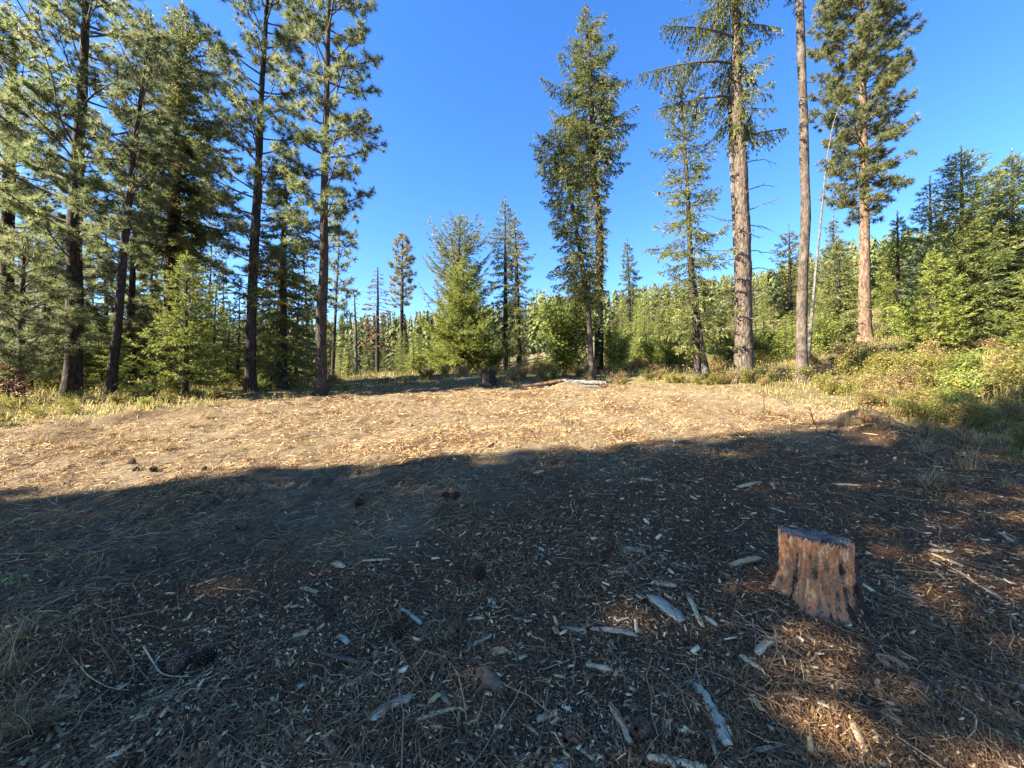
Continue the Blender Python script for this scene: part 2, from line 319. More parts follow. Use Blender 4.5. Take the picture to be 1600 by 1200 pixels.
def pine_limb(mb, P0, phi, L, elev, g, wood, tuft_n=44, tuft_ln=0.19, side_n=7.5, w=0.015, r0=None, bare=0.3, droop=0.0):
    ns = 8; s = np.linspace(0, 1, ns); o = np.array((math.cos(phi), math.sin(phi), 0)); q = np.array((-o[1], o[0], 0))
    wig = g.normal(0, 0.05, 2)
    P = P0 + L * (s[:, None] * o + (math.tan(elev) * s + (0.22 - droop) * s ** 2.2)[:, None] * np.array((0, 0, 1)) + (wig[0] * np.sin(s * 5) + wig[1] * s * 3)[:, None] * q * 0.7)
    r0 = r0 or (0.010 + 0.011 * L); R = r0 * (1 - 0.8 * s) + 0.003
    wood.tube(P, R, 5, g.uniform(0.2, 0.8))
    nb = max(3, int(L * side_n)); u = np.sort(g.uniform(bare, 1, nb))
    C, A = [P[-1]], [norm(P[-1] - P[-2] + np.array((0, 0, .1)))]
    for k, uu in enumerate(u):
        p = np.array([np.interp(uu, s, P[:, c]) for c in range(3)]); sg = 1 if k % 2 else -1
        d = norm(o * 0.75 + q * sg * g.uniform(0.35, 1.0) + np.array((0, 0, g.uniform(-0.1, 0.7))))
        ln = min(0.9, (0.18 + 0.45 * (1 - uu) * L)) * g.uniform(0.6, 1.1); e = p + d * ln + np.array((0, 0, 0.25 * ln * ln))
        m_ = (p + e) / 2 + np.array((0, 0, -0.06 * ln)); wood.tube(np.stack([p, m_, e]), [r0 * 0.42, r0 * 0.34, r0 * 0.22], 3, 0.5, cap=False)
        C.append(e); A.append(norm(e - m_ + np.array((0, 0, 0.1 * ln))))
        for t in range(int(ln / 0.13)):
            f = g.uniform(0.4, 0.95); b = p + (e - p) * f + g.normal(0, 0.06, 3); C.append(b); A.append(norm(d + g.normal(0, 0.5, 3) + np.array((0, 0, .3))))
    C, A = np.array(C), np.array(A)
    base = g.normal(0.48, 0.09)
    tufts(mb, C, A, g, tuft_n, tuft_ln, w, var=np.clip(g.normal(base, 0.13, len(C)), 0.05, 0.97 if g.random() < .12 else 0.88))
def fir_limb(mb, P0, phi, L, elev, g, wood, dens=9.0, ls=1.0, droop=0.35, tip=0.25, w=1.0, sag=0.15, bare=0.1, r0=None, npc=3):
    ns = 6; s = np.linspace(0, 1, ns); o = np.array((math.cos(phi), math.sin(phi), 0)); q = np.array((-o[1], o[0], 0))
    P = P0 + L * (s[:, None] * o + (math.tan(elev) * s - droop * s ** 1.6 + tip * s ** 4)[:, None] * np.array((0, 0, 1)) + (g.normal(0, 0.08) * s ** 2)[:, None] * q)
    r0 = r0 or (0.006 + 0.008 * L)
    wood.tube(P, r0 * (1 - 0.85 * s) + 0.002, 3 if L < 1.2 else 4, g.uniform(0.2, 0.8), cap=False)
    nt = max(4, int(L * dens * 1.3)); u = np.sort(g.uniform(bare, 1.0, nt)); sg = np.where(np.arange(nt) % 2, 1.0, -1.0)
    B = np.stack([np.interp(u, s, P[:, c]) for c in range(3)], 1)
    fw = norm(np.stack([np.interp(u, s, np.gradient(P[:, c])) for c in range(3)], 1))
    d = norm(fw * g.uniform(0.5, 1.0, (nt, 1)) + q * (sg * g.uniform(0.3, 1.0, nt))[:, None] + np.array((0, 0, -sag)) + g.normal(0, 0.18, (nt, 3)))
    ln = np.clip(0.12 + 0.42 * (1 - u) * L * g.uniform(0.5, 1.1, nt), 0.1, 0.75) * (0.8 + 0.2 * ls)
    B = np.concatenate([B, P[-2:-1]]); d = np.concatenate([d, norm(P[-1:] - P[-2:-1])]); ln = np.concatenate([ln, [L / ns * 1.3]])
    k = np.maximum(2, (ln / (0.056 * ls)).astype(int)); idx = np.repeat(np.arange(len(B)), k)
    f = (np.concatenate([np.arange(a) for a in k]) + g.random(len(idx))) / np.repeat(k, k)
    C = B[idx] + d[idx] * (f * ln[idx])[:, None] + np.array((0, 0, -1)) * (sag * 0.8 * (f ** 2) * ln[idx])[:, None]
    base = np.clip(g.normal(0.45, 0.13), 0.1, 0.9)
    clumps(mb, C, d[idx], g, 0.118 * ls, 0.028 * ls * w, npc, var=base + g.normal(0, 0.12, len(B))[idx] + 0.18 * (f - 0.5), sag=sag)

def make_tree(name, label, cat, d, trunk, profile, kind, nl, leaf='fir', bark='bark_dark', group=None, seed=0, sides=16, furrow=0.05, sep=False, elev=(0.0, 0.6),
              dead=0, leader=True, zlift=0.0, loc=None, at_d=None, **kw):
    """trunk: [(px, py, radius px)] from the base up; profile: [(py, reach towards -x, reach towards +x)] in px from the base of the crown up"""
    g = np.random.default_rng(1000 + seed)
    sc = d / F
    P = np.array([pt(a, b, d) for a, b, _ in trunk]); R = np.array([r * sc for _, _, r in trunk])
    base = np.array((P[0, 0], d, gz1(P[0, 0], d) - 0.06)); P[0, 2] = base[2]
    z = P[:, 2]
    root = thing(name, label, cat, base, group)
    trunk_mesh(P - base, R, sides, furrow, seed).obj('trunk', M[bark], root, smooth=True)
    tx = lambda h: np.array((np.interp(h, z, P[:, 0]), d, h)) - base
    tr = lambda h: float(np.interp(h, z, R))
    nl = int(nl * (1.6 if kind == 'fir' else 1.4))
    if profile:
        pz = np.array([pt(0, a, d)[2] for a, _, _ in profile]); wl_ = np.array([a for _, a, _ in profile]) * sc; wr_ = np.array([a for _, _, a in profile]) * sc
        mb, wood = MB(), MB()
        hs_ = pz[0] + (pz[-1] - pz[0]) * (np.arange(nl) + g.uniform(-0.4, 0.4, nl) + 0.5) / nl
        ph = g.uniform(0, 6.28)
        for i, h in enumerate(hs_):
            ph += 2.4 + g.normal(0, 0.35); c = math.cos(ph)
            a, b = np.interp(h, pz, wl_), np.interp(h, pz, wr_); L = ((a + b) / 2 + (b - a) / 2 * c) * (g.uniform(0.55, 1.1) if g.random() < 0.8 else g.uniform(0.9, 1.25))
            if L < 0.06: L = 0.06
            t = (h - pz[0]) / (pz[-1] - pz[0]); el = elev[0] + (elev[1] - elev[0]) * t + g.normal(0, 0.1)
            w_ = MB() if sep else wood
            P0 = tx(h - L * math.tan(el) * 0.6 if kind == 'pine' else h)
            P0 = P0 if P0[2] > 0.2 else tx(h)
            if kind == 'pine': pine_limb(mb, P0, ph, L, el, g, w_, **kw)
            else: fir_limb(mb, P0, ph, L, el, g, w_, **kw)
            if sep: w_.obj('limb', M['twig'], root)
        if leader:
            top = tx(pz[-1])
            if kind == 'pine': tufts(mb, top + g.normal(0, 0.08, (6, 3)), np.tile((0, 0, 1.0), (6, 1)), g, 30, 0.17)
            else:
                ls = kw.get('ls', 1.0); cc = np.linspace(0, 1, 10)[:, None] * np.array((0, 0, 0.35 * ls)) + top - np.array((0, 0, 0.1)); clumps(mb, cc, np.tile((0, 0, 1.0), (10, 1)), g, 0.1 * ls, 0.03 * ls, 4, var=np.full(10, .5))
        if not sep: mb2 = wood; mb2.obj('branches', M['twig'], root, kind='stuff')
        mb.obj('crown', M[leaf], root)
    return root, tx, tr, base, g
def dead_branch(root, P0, phi, L, elev, g, mat='dead_wood', r=0.016, bend=-0.3, fork=True):
    s = np.linspace(0, 1, 9); o = np.array((math.cos(phi), math.sin(phi), 0)); q = np.array((-o[1], o[0], 0))
    P = P0 + L * (s[:, None] * o + (math.tan(elev) * s + bend * s ** 3)[:, None] * np.array((0, 0, 1)) + (g.normal(0, 0.06) * np.sin(4 * s))[:, None] * q)
    P[1:-1] += g.normal(0, 0.012 * L, (7, 3))
    mb = MB(); mb.tube(P, r * (1 - 0.75 * s), 6, g.uniform(0, 1))
    if fork:
        for k in range(3):
            i = int(g.integers(3, 8)); dd = norm(norm(P[i] - P[i - 1]) + q * g.uniform(-0.8, 0.8) + np.array((0, 0, g.uniform(-.6, .2)))); ln = L * g.uniform(0.15, 0.35)
            mb.tube(np.stack([P[i], P[i] + dd * ln * .5, P[i] + dd * ln + np.array((0, 0, -.08 * ln))]), [r * .4, r * .3, r * .1], 4, 0.5)
    return mb.obj('dead_branch', M[mat], root)

# ------------------------------------------------------------------ ground
def mulch(x, y):                                          # 1 where the soil is dark chipped mulch, spread wider to paint the shade darker, 0 where it is straw
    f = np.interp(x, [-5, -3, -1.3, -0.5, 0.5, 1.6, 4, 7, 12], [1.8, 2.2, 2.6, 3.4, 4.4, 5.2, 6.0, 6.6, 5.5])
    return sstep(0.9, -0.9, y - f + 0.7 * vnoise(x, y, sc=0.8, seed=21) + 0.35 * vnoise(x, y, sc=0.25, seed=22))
aa = np.radians(np.concatenate([np.linspace(-57, 57, 400), np.linspace(62, 298, 48)]))
rr = np.concatenate([np.geomspace(0.2, 1.25, 10, endpoint=False), np.geomspace(1.25, 6, 200, endpoint=False), np.geomspace(6, 15, 100, endpoint=False), np.geomspace(15, 900, 56)])
AA, RR = np.meshgrid(aa, rr); gx, gy = (RR * np.sin(AA)).ravel(), (RR * np.cos(AA)).ravel()
gzv = gz(gx, gy)
na, nr = len(aa), len(rr)
mb = MB(); i = np.arange(nr - 1)[:, None] * na; j = np.arange(na)[None]; k = (j + 1) % na
mb.add(np.stack([gx, gy, gzv], 1), np.stack([i + j, i + na + j, i + na + k, i + k], -1).reshape(-1, 4))
mb.add(np.concatenate([np.stack([gx, gy, gzv], 1)[:na], [[0, 0, float(terrain([0.0], [0.15])[0])]]]), np.stack([np.arange(na), (np.arange(na) + 1) % na, np.full(na, na)], 1))
m, n, l, out = new_mat('forest_soil')
geo = n.new('ShaderNodeNewGeometry')
def nz_(scale, detail=5, rough=0.6, dist=0.0, vec=None):
    t = n.new('ShaderNodeTexNoise'); t.inputs['Scale'].default_value = scale; t.inputs['Detail'].default_value = detail; t.inputs['Roughness'].default_value = rough; t.inputs['Distortion'].default_value = dist
    l.new(vec or geo.outputs['Position'], t.inputs['Vector']); return t
def mixc(f, a, b, mode='MIX'):
    x = n.new('ShaderNodeMix'); x.data_type = 'RGBA'; x.blend_type = mode
    for s_, i_ in ((f, 0), (a, 6), (b, 7)):
        if isinstance(s_, (int, float)): x.inputs[i_].default_value = s_
        elif isinstance(s_, tuple): x.inputs[i_].default_value = (*s_, 1)
        else: l.new(s_, x.inputs[i_])
    return x.outputs[2]
mpg = n.new('ShaderNodeMapping'); mpg.inputs['Rotation'].default_value = (0, 0, math.radians(32)); mpg.inputs['Scale'].default_value = (1, 3.5, 1); l.new(geo.outputs['Position'], mpg.inputs[0])
fine = nz_(34, 6, 0.7, 0.4, mpg.outputs[0]); mid = nz_(7, 5, 0.65); big = nz_(0.9, 6, 0.62, 0.3); grit = nz_(95, 5, 0.75, 0.6)
straw = ramp(n, [(0.28, (0.035, 0.023, 0.016)), (0.42, (0.106, 0.078, 0.046)), (0.56, (0.191, 0.153, 0.094)), (0.72, (0.275, 0.230, 0.150))]); l.new(fine.outputs[0], straw.inputs[0])
sm = ramp(n, [(0.3, (0.55, 0.5, 0.46)), (0.55, (1, 1, 1))]); l.new(mid.outputs[0], sm.inputs[0])
st2 = mixc(0.85, straw.outputs[0], sm.outputs[0], 'MULTIPLY')
bgc = ramp(n, [(0.36, (0.55, 0.44, 0.36)), (0.46, (0.9, 0.82, 0.74)), (0.6, (1.08, 1.05, 1.0))]); l.new(big.outputs[0], bgc.inputs[0]); st2 = mixc(1.0, st2, bgc.outputs[0], 'MULTIPLY')
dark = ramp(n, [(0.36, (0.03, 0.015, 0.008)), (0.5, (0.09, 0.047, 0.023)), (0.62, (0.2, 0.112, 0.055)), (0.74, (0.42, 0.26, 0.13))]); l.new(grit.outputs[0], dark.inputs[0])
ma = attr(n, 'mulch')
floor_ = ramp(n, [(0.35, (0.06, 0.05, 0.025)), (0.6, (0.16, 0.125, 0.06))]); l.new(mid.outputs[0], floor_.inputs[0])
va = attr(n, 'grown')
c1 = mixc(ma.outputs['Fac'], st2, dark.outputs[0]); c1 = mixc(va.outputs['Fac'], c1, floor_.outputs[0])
b = n.new('ShaderNodeBsdfPrincipled'); b.inputs['Roughness'].default_value = 0.95; b.inputs['Specular IOR Level'].default_value = 0.1
bp = n.new('ShaderNodeBump'); bp.inputs['Strength'].default_value = 0.8; bp.inputs['Distance'].default_value = 0.02
add = n.new('ShaderNodeMath'); add.operation = 'ADD'; l.new(fine.outputs[0], add.inputs[0]); l.new(grit.outputs[0], add.inputs[1]); l.new(add.outputs[0], bp.inputs['Height'])
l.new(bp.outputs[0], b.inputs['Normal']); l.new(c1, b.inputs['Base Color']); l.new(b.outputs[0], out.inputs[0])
gme = mb.mesh('ground', m, smooth=True)
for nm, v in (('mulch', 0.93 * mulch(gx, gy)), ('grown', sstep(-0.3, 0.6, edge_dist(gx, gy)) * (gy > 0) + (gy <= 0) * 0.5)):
    a = gme.attributes.new(nm, 'FLOAT', 'POINT'); full = np.zeros(len(gme.vertices), np.float32); full[:len(v)] = v; a.data.foreach_set('value', full)
link('ground', gme, kind='structure')

# ------------------------------------------------------------------ trees that stand out one by one
T = make_tree
# the grove on the near side of the clearing, sun side
T('pine_tree', 'tall dark-trunked pine at the outer end of the grove, thickest trunk there, in brush', 'tree', 11,
  [(110, 620, 11), (116, 500, 10), (118, 360, 8.8), (124, 220, 6.8), (131, 80, 5), (140, -60, 4), (150, -230, 1.5)],
  [(455, 90, 60), (380, 140, 70), (200, 150, 90), (0, 130, 90), (-120, 90, 70), (-230, 15, 15)], 'pine', 66, 'pine', 'bark_dark', seed=1, sep=True, elev=(0.12, 0.75), tuft_n=34)
T('pine_tree', 'slim leaning young pine beside the thickest dark pine, its pointed top lower than its neighbours', 'tree', 10.4,
  [(172, 620, 6.4), (184, 500, 5.4), (197, 360, 4.4), (211, 220, 3.2), (226, 110, 2), (233, 45, 1)],
  [(430, 50, 40), (330, 62, 52), (230, 60, 52), (130, 42, 40), (75, 30, 30), (40, 6, 6)], 'pine', 42, 'pine', 'bark_dark', seed=2, sep=True, elev=(0.1, 0.75), tuft_n=32)
T('fir_tree', 'full dense fir with a broad pointed crown rising behind the leaning slim pine', 'tree', 14.5,
  [(265, 612, 11), (268, 450, 9.5), (272, 250, 7), (280, 100, 4), (285, 25, 1)],
  [(400, 60, 65), (300, 90, 92), (220, 82, 85), (130, 60, 70), (70, 34, 44), (20, 4, 4)], 'fir', 120, 'fir', 'bark_dark', seed=3, elev=(-0.1, 0.7), dens=15, ls=1.35, npc=3, droop=0.25)
T('pine_tree', 'open-crowned tall pine between the full fir and the edge pine, some needles yellow', 'tree', 12,
  [(392, 612, 7.5), (394, 480, 6.8), (400, 330, 5.8), (408, 150, 4), (415, 40, 3), (421, -60, 2.5), (428, -190, 1.2)],
  [(470, 60, 50), (380, 85, 60), (260, 90, 70), (140, 82, 66), (20, 92, 60), (-80, 70, 55), (-190, 10, 10)], 'pine', 58, 'pine', 'bark_dark', seed=4, sep=True, elev=(0.1, 0.8), tuft_n=32)
T('pine_tree', 'tall straight pine with bare lower trunk standing alone at the edge of the cleared ground', 'tree', 11.5,
  [(502, 617, 8.6), (503, 500, 7.6), (506, 360, 5.8), (509, 200, 4.6), (512, 60, 3.5), (515, -60, 3), (519, -210, 1.2)],
  [(400, 45, 45), (330, 80, 68), (210, 82, 82), (100, 92, 70), (0, 100, 66), (-100, 66, 60), (-210, 10, 10)], 'pine', 60, 'pine', 'bark_brown', seed=5, sep=True, elev=(0.0, 0.7), tuft_n=34)
T('fir_tree', 'small bright yellow-green young fir in front of the grove with a feathery pointed top', 'tree', 10.3,
  [(290, 612, 4), (291, 500, 2.4), (292, 402, 0.7)],
  [(602, 60, 58), (560, 62, 60), (500, 42, 44), (450, 24, 26), (405, 3, 3)], 'fir', 78, 'fir_light', 'bark_dark', seed=6, elev=(0.05, 0.8), dens=13, ls=0.85, npc=3, droop=0.25)
T('fir_tree', 'shaggy dark fir filling the gap just behind the clearing-edge pine', 'tree', 13,
  [(440, 612, 7), (442, 450, 5), (446, 300, 2), (448, 250, 1)],
  [(598, 62, 58), (520, 70, 66), (440, 60, 62), (360, 42, 60), (300, 24, 34), (255, 4, 4)], 'fir', 92, 'fir', 'bark_dark', seed=7, elev=(-0.25, 0.5), dens=13, ls=1.15, npc=3)
T('pine_tree', 'dense low-branched pine cut by the photo edge', 'tree', 12.5,
  [(8, 624, 8), (10, 450, 7), (14, 250, 7), (20, 100, 5), (24, 20, 2)],
  [(560, 110, 80), (450, 125, 84), (300, 110, 80), (150, 80, 60), (20, 10, 10)], 'pine', 62, 'pine', 'bark_dark', seed=8, sep=True, elev=(-0.05, 0.6), tuft_n=34, tuft_ln=0.2)
T('pine_tree', 'bushy young pine with low boughs behind the thickest dark pine', 'tree', 14.5,
  [(70, 618, 7), (74, 450, 5), (78, 330, 2)],
  [(600, 80, 75), (500, 75, 70), (420, 50, 45), (330, 6, 6)], 'pine', 36, 'pine', 'bark_dark', seed=9, elev=(0, 0.6), tuft_n=32, tuft_ln=0.2)
T('pine_tree', 'young green pine crowding in behind the leaning slim pine', 'tree', 15,
  [(205, 614, 6), (207, 450, 4), (210, 350, 1.5)],
  [(590, 60, 60), (500, 64, 64), (420, 42, 42), (350, 5, 5)], 'pine', 34, 'pine', 'bark_dark', seed=10, elev=(0, 0.6), tuft_n=30, tuft_ln=0.2)
T('pine_tree', 'low young pine with long pale needles at the photo edge, nearest of the grove', 'tree', 9.6,
  [(30, 632, 5), (34, 500, 3.6), (38, 380, 1.5)], [(600, 62, 66), (520, 70, 74), (440, 50, 52), (375, 8, 8)], 'pine', 30, 'pine_pale', 'bark_dark', seed=51, sep=True, elev=(0, .6), tuft_n=34, tuft_ln=.2)
T('dead_tree', 'small dead sapling with rusty red needles at the photo edge in the brush', 'tree', 9.0,
  [(12, 645, 2), (14, 575, .8)], [(635, 20, 24), (600, 24, 26), (572, 6, 6)], 'fir', 16, 'fir_red', 'bark_dark', seed=52, dens=12, ls=.9)
# middle of the picture
g0 = np.random.default_rng(5)
def snag(name, label, d, trunk, prof, nl, mat, leaf=None, seed=0):
    r, tx, tr, b, g = make_tree(name, label, 'tree', d, trunk, None, 'fir', 0, bark='dead_wood' if leaf is None else 'bark_dark', seed=seed, sides=10, furrow=0.02)
    sc = d / F; pz = np.array([pt(0, a, d)[2] for a, _ in prof]); w = np.array([a for _, a in prof]) * sc
    mb, lf = MB(), MB()
    for i, h in enumerate(np.linspace(pz[0], pz[-1], nl)):
        L = np.interp(h, pz, w) * g.uniform(0.5, 1.15); ph = i * 2.4 + g.normal(0, .4); o = np.array((math.cos(ph), math.sin(ph), 0)); q = np.array((-o[1], o[0], 0)); s = np.linspace(0, 1, 6)
        P = tx(h) + L * (s[:, None] * o + (0.12 * s - 0.35 * s ** 2 + .15 * s ** 4)[:, None] * np.array((0, 0, 1))); mb.tube(P, (0.022 + .008 * L) * (1 - .8 * s), 4, g.uniform(0, 1))
        C, D = [], []
        for t in range(int(L * 9)):
            u = g.uniform(.3, 1); p = np.array([np.interp(u, s, P[:, c]) for c in range(3)]); dd = norm(o * .6 + q * (1 if t % 2 else -1) * g.uniform(.4, 1) + np.array((0, 0, -.2))); ln = .15 + .35 * (1 - u) * L
            mb.tube(np.stack([p, p + dd * ln]), [.012, .006], 3, .5, cap=False); C += [p + dd * ln * f for f in (.3, .6, 1)]; D += [dd] * 3
        if leaf and C and g.random() < .75: clumps(lf, np.array(C), np.array(D), g, .16, .05, 3, var=g.uniform(0, 1, len(C)))
    mb.obj('branches', M[mat], r, kind='stuff')
    if leaf: lf.obj('crown', M[leaf], r)
snag('dead_tree', 'bare grey dead tree with thin branches, the shorter of two dead trees past the field', 36, [(558, 590, 3), (556, 520, 2.2), (553, 452, 0.7)], [(575, 15), (520, 16), (480, 12), (452, 3)], 46, 'dead_wood', None, 31)
snag('dead_tree', 'dead reddish-brown conifer beside the slim single pine past the field', 34, [(590, 588, 3.2), (590, 500, 2.4), (590, 418, 0.8)], [(545, 26), (490, 27), (450, 18), (420, 3)], 60, 'dead_wood', 'fir_red', 32)
T('pine_tree', 'slim single pine with bare lower trunk and small crown, next to the reddish dead conifer', 'tree', 33,
  [(627, 586, 3.2), (628, 470, 2.4), (629, 372, 0.8)], [(482, 10, 12), (450, 20, 22), (410, 20, 18), (385, 12, 12), (368, 3, 3)], 'pine', 42, 'pine_dry', 'bark_dark', seed=11, tuft_n=16, tuft_ln=0.3, w=0.04, side_n=5, elev=(-.1, .5))
T('fir_tree', 'broad bright green fir at the far edge of the clearing, sweeping to the ground', 'tree', 22,
  [(722, 585, 4), (722, 500, 3), (724, 405, 0.8)], [(576, 62, 60), (540, 66, 62), (490, 48, 46), (440, 24, 26), (408, 3, 3)], 'fir', 110, 'fir_light', 'bark_dark', seed=12, dens=12, ls=1.35, droop=0.15, elev=(0.05, 0.6))
T('fir_tree', 'darker taller fir with sweeping upturned boughs right behind the broad bright green fir', 'tree', 25.5,
  [(712, 585, 5), (716, 450, 3.4), (719, 338, 0.8)], [(560, 55, 60), (450, 56, 52), (400, 46, 44), (365, 26, 28), (340, 3, 3)], 'fir', 84, 'fir', 'bark_dark', seed=13, dens=11, ls=1.45, droop=0.1, elev=(0.15, 0.7), tip=0.4)
T('fir_tree', 'narrow twin of the pair of slender firs, the taller, bluish top', 'tree', 27,
  [(790, 582, 4), (790, 450, 3), (789, 318, 0.8)], [(520, 26, 18), (440, 26, 20), (380, 30, 18), (340, 14, 14), (317, 3, 3)], 'fir', 66, 'fir_blue', 'bark_dark', seed=14, dens=10, ls=1.8, elev=(-.2, .5))
T('fir_tree', 'narrow dark twin of the pair of slender firs, the shorter, with visible trunk', 'tree', 25.5,
  [(812, 582, 4.5), (808, 450, 3.4), (804, 342, 0.8)], [(550, 28, 28), (470, 22, 26), (410, 20, 24), (370, 18, 20), (342, 3, 3)], 'fir', 64, 'fir', 'bark_dark', seed=15, dens=10, ls=1.7, elev=(-.25, .4))
T('fir_tree', 'tallest fir of the middle group with a dark bare lower trunk and heavy pointed crown', 'tree', 19.2,
  [(936, 590, 7), (935, 470, 6.5), (936, 360, 6), (928, 270, 5), (924, 150, 3.6), (918, 60, 2), (914, 18, 0.8)],
  [(470, 35, 14), (420, 20, 12), (290, 26, 22), (262, 72, 50), (200, 76, 60), (130, 56, 56), (70, 34, 36), (18, 5, 5)], 'fir', 150, 'fir', 'bark_dark', seed=16, dens=14, ls=1.35, droop=0.5, elev=(-0.1, 0.6), sag=0.4)
T('fir_tree', 'leaning slender-trunked fir in front of the tallest fir, its crown bending to one side', 'tree', 14.5,
  [(926, 596, 4.6), (920, 500, 4.2), (908, 400, 3.6), (894, 320, 3), (880, 250, 2.2), (868, 212, 1.2)],
  [(470, 50, 30), (420, 58, 26), (360, 44, 20), (300, 48, 34), (268, 52, 44), (225, 36, 40), (205, 8, 8)], 'fir', 110, 'fir', 'bark_fir', seed=17, dens=14, ls=1.15, droop=0.35, elev=(-.2, .5), sag=0.35)
T('fir_tree', 'small lopsided dark fir on a thin bare trunk against the far hill', 'tree', 40,
  [(984, 540, 2.6), (983, 450, 2), (980, 384, 0.7)], [(500, 14, 10), (455, 14, 20), (420, 12, 16), (400, 9, 9), (382, 2, 2)], 'fir', 50, 'fir_dark', 'bark_dark', seed=18, dens=9, ls=2.3, elev=(-.2, .4))
# the far side right of the middle
T('fir_tree', 'thin-crowned fir with dark trunk and sparse pale boughs beside the broad bare-trunked fir', 'tree', 12,
  [(1092, 596, 5.4), (1086, 500, 4.8), (1079, 400, 4), (1072, 260, 2.6), (1064, 150, 1.3), (1060, 110, 0.7)],
  [(545, 40, 40), (500, 62, 60), (430, 66, 62), (350, 54, 60), (280, 48, 48), (210, 36, 46), (150, 22, 24), (108, 3, 3)], 'fir', 92, 'fir', 'bark_dark', seed=19, dens=12, ls=0.95, droop=0.3, elev=(-.3, .7), sag=0.25)
T('dead_tree', 'short grey dead trunk leaning against the thin-crowned fir', 'tree', 12.6, [(1104, 592, 6), (1092, 520, 5.4), (1084, 440, 3)], None, 'fir', 0, bark='dead_wood', seed=20)
r2, tx2, tr2, b2, g2 = make_tree('fir_tree', 'big fir with a thick rough bare trunk and heavy drooping boughs at the top', 'tree', 11.5,
  [(1162, 600, 13.2), (1162, 480, 12), (1162, 380, 10.6), (1158, 260, 9.3), (1152, 130, 7.4), (1148, 0, 6.4), (1144, -140, 5), (1140, -260, 2)],
  [(228, 18, 30), (190, 34, 62), (140, 60, 54), (80, 60, 40), (10, 80, 44), (-100, 100, 60), (-260, 12, 12)], 'fir', 72, 'fir', 'bark_fir', seed=21, sides=40, furrow=0.11, sep=True,
  dens=17, ls=0.9, droop=0.45, elev=(-0.15, 0.3), sag=0.75, npc=4)
big_mb = MB()
for px, py, phi, L, el in [(1152, 100, math.pi, 2.9, 0.28), (1150, 150, math.pi - .3, 2.3, 0.35), (1150, 60, math.pi + .3, 2.6, 0.2), (1156, 215, 0.1, 1.35, 0.45), (1155, 40, -.2, 1.3, 0.1)]:
    P0 = tx2(pt(px, py, 11.5)[2]); w_ = MB(); fir_limb(big_mb, P0, phi, L, el, g2, w_, dens=20, ls=0.9, droop=0.35, sag=0.9, bare=0.35, r0=0.045, npc=4, tip=0.05); w_.obj('limb', M['twig'], r2)
big_mb.obj('crown', M['fir'], r2)
for py, phi, L, el, bd in [(255, 0.0, 0.95, 0.3, -.35), (298, 0.2, 0.95, 0.45, -.25), (330, -.2, 0.9, 0.35, 0.0), (352, 0.1, 0.95, 0.12, -.4), (358, 0.5, .7, -.1, -.1), (345, math.pi, 0.95, 0.12, 0.05), (405, math.pi - .2, 1.1, 0.0, 0.1), (420, 0.1, 1.0, 0.05, -.2), (455, 0.0, .8, .02, -.1), (468, math.pi + .2, .9, -.3, -.2), (390, 0.2, 1.1, 0.0, -.05), (432, math.pi, .5, -.5, -.3), (505, math.pi, 1.0, -.2, 0.0), (270, math.pi, .25, .8, 0), (310, -1.6, .35, .3, 0), (370, -1.4, .3, .2, 0), (440, -1.8, .35, .1, -.2), (500, -1.3, .28, 0, -.2), (240, 3.3, .6, .3, .0), (545, -1.5, .2, 0.1, 0)]:
    h = pt(0, py, 11.5)[2]; P0 = tx2(h) + tr2(h) * 0.7 * np.array((math.cos(phi), math.sin(phi), 0)); dead_branch(r2, P0, phi, L, el, g2, bend=bd, r=0.017)
T('dead_tree', 'thin pale dead pole standing tight against the thick rough fir trunk', 'tree', 11.9,
  [(1158, 600, 4.5), (1152, 420, 4.2), (1146, 300, 3.6), (1140, 180, 3), (1137, 110, 2)], None, 'fir', 0, bark='dead_wood', seed=22)
r3, tx3, tr3, b3, g3 = T('conifer_tree', 'straight mottled bare trunk with only a wisp of boughs at the very top', 'tree', 11.3,
  [(1253, 600, 8.2), (1254, 480, 7.2), (1258, 330, 6.4), (1255, 200, 5.8), (1249, 0, 5.4), (1246, -120, 5), (1244, -240, 2)],
  [(0, 14, 26), (-30, 30, 30), (-120, 60, 60), (-240, 5, 5)], 'fir', 40, 'fir', 'bark_mottled', seed=23, sides=28, furrow=0.05, sep=True, dens=14, ls=1.0, droop=.4, sag=.5)
for py, phi, L in [(30, 0.3, .3), (90, 3.0, .2), (130, 0.0, .45), (210, 3.4, .15), (300, .4, .14), (60, -1.2, .3)]:
    h = pt(0, py, 11.3)[2]; dead_branch(r3, tx3(h) + tr3(h) * .8 * np.array((math.cos(phi), math.sin(phi), 0)), phi, L, .1, g3, r=.012, mat='twig', fork=L > .4)
make_tree('dead_tree', 'thin white dead pole leaning between the mottled bare trunk and the orange-trunked pine', 'tree', 15,
  [(1262, 566, 2.6), (1272, 450, 2.0), (1284, 330, 1.4), (1292, 250, 1.0), (1302, 190, .7), (1316, 158, .6), (1330, 146, 0.3)], None, 'fir', 0, bark='dead_wood', seed=24)
r5, tx5, tr5, b5, g5 = T('pine_tree', 'orange-barked tall pine with a long full crown on the bank', 'tree', 18,
  [(1352, 545, 8.6), (1350, 450, 7.3), (1350, 330, 6.3), (1348, 180, 5.1), (1347, 60, 4), (1346, -80, 1.6)],
  [(350, 22, 22), (310, 52, 50), (270, 44, 50), (200, 60, 58), (120, 66, 60), (30, 66, 58), (-40, 50, 46), (-80, 8, 8)], 'pine', 120, 'pine_olive', 'bark_orange', seed=25, sides=24, furrow=0.04, sep=True, tuft_n=20, tuft_ln=0.22, w=0.026, side_n=7, elev=(-.15, .5))
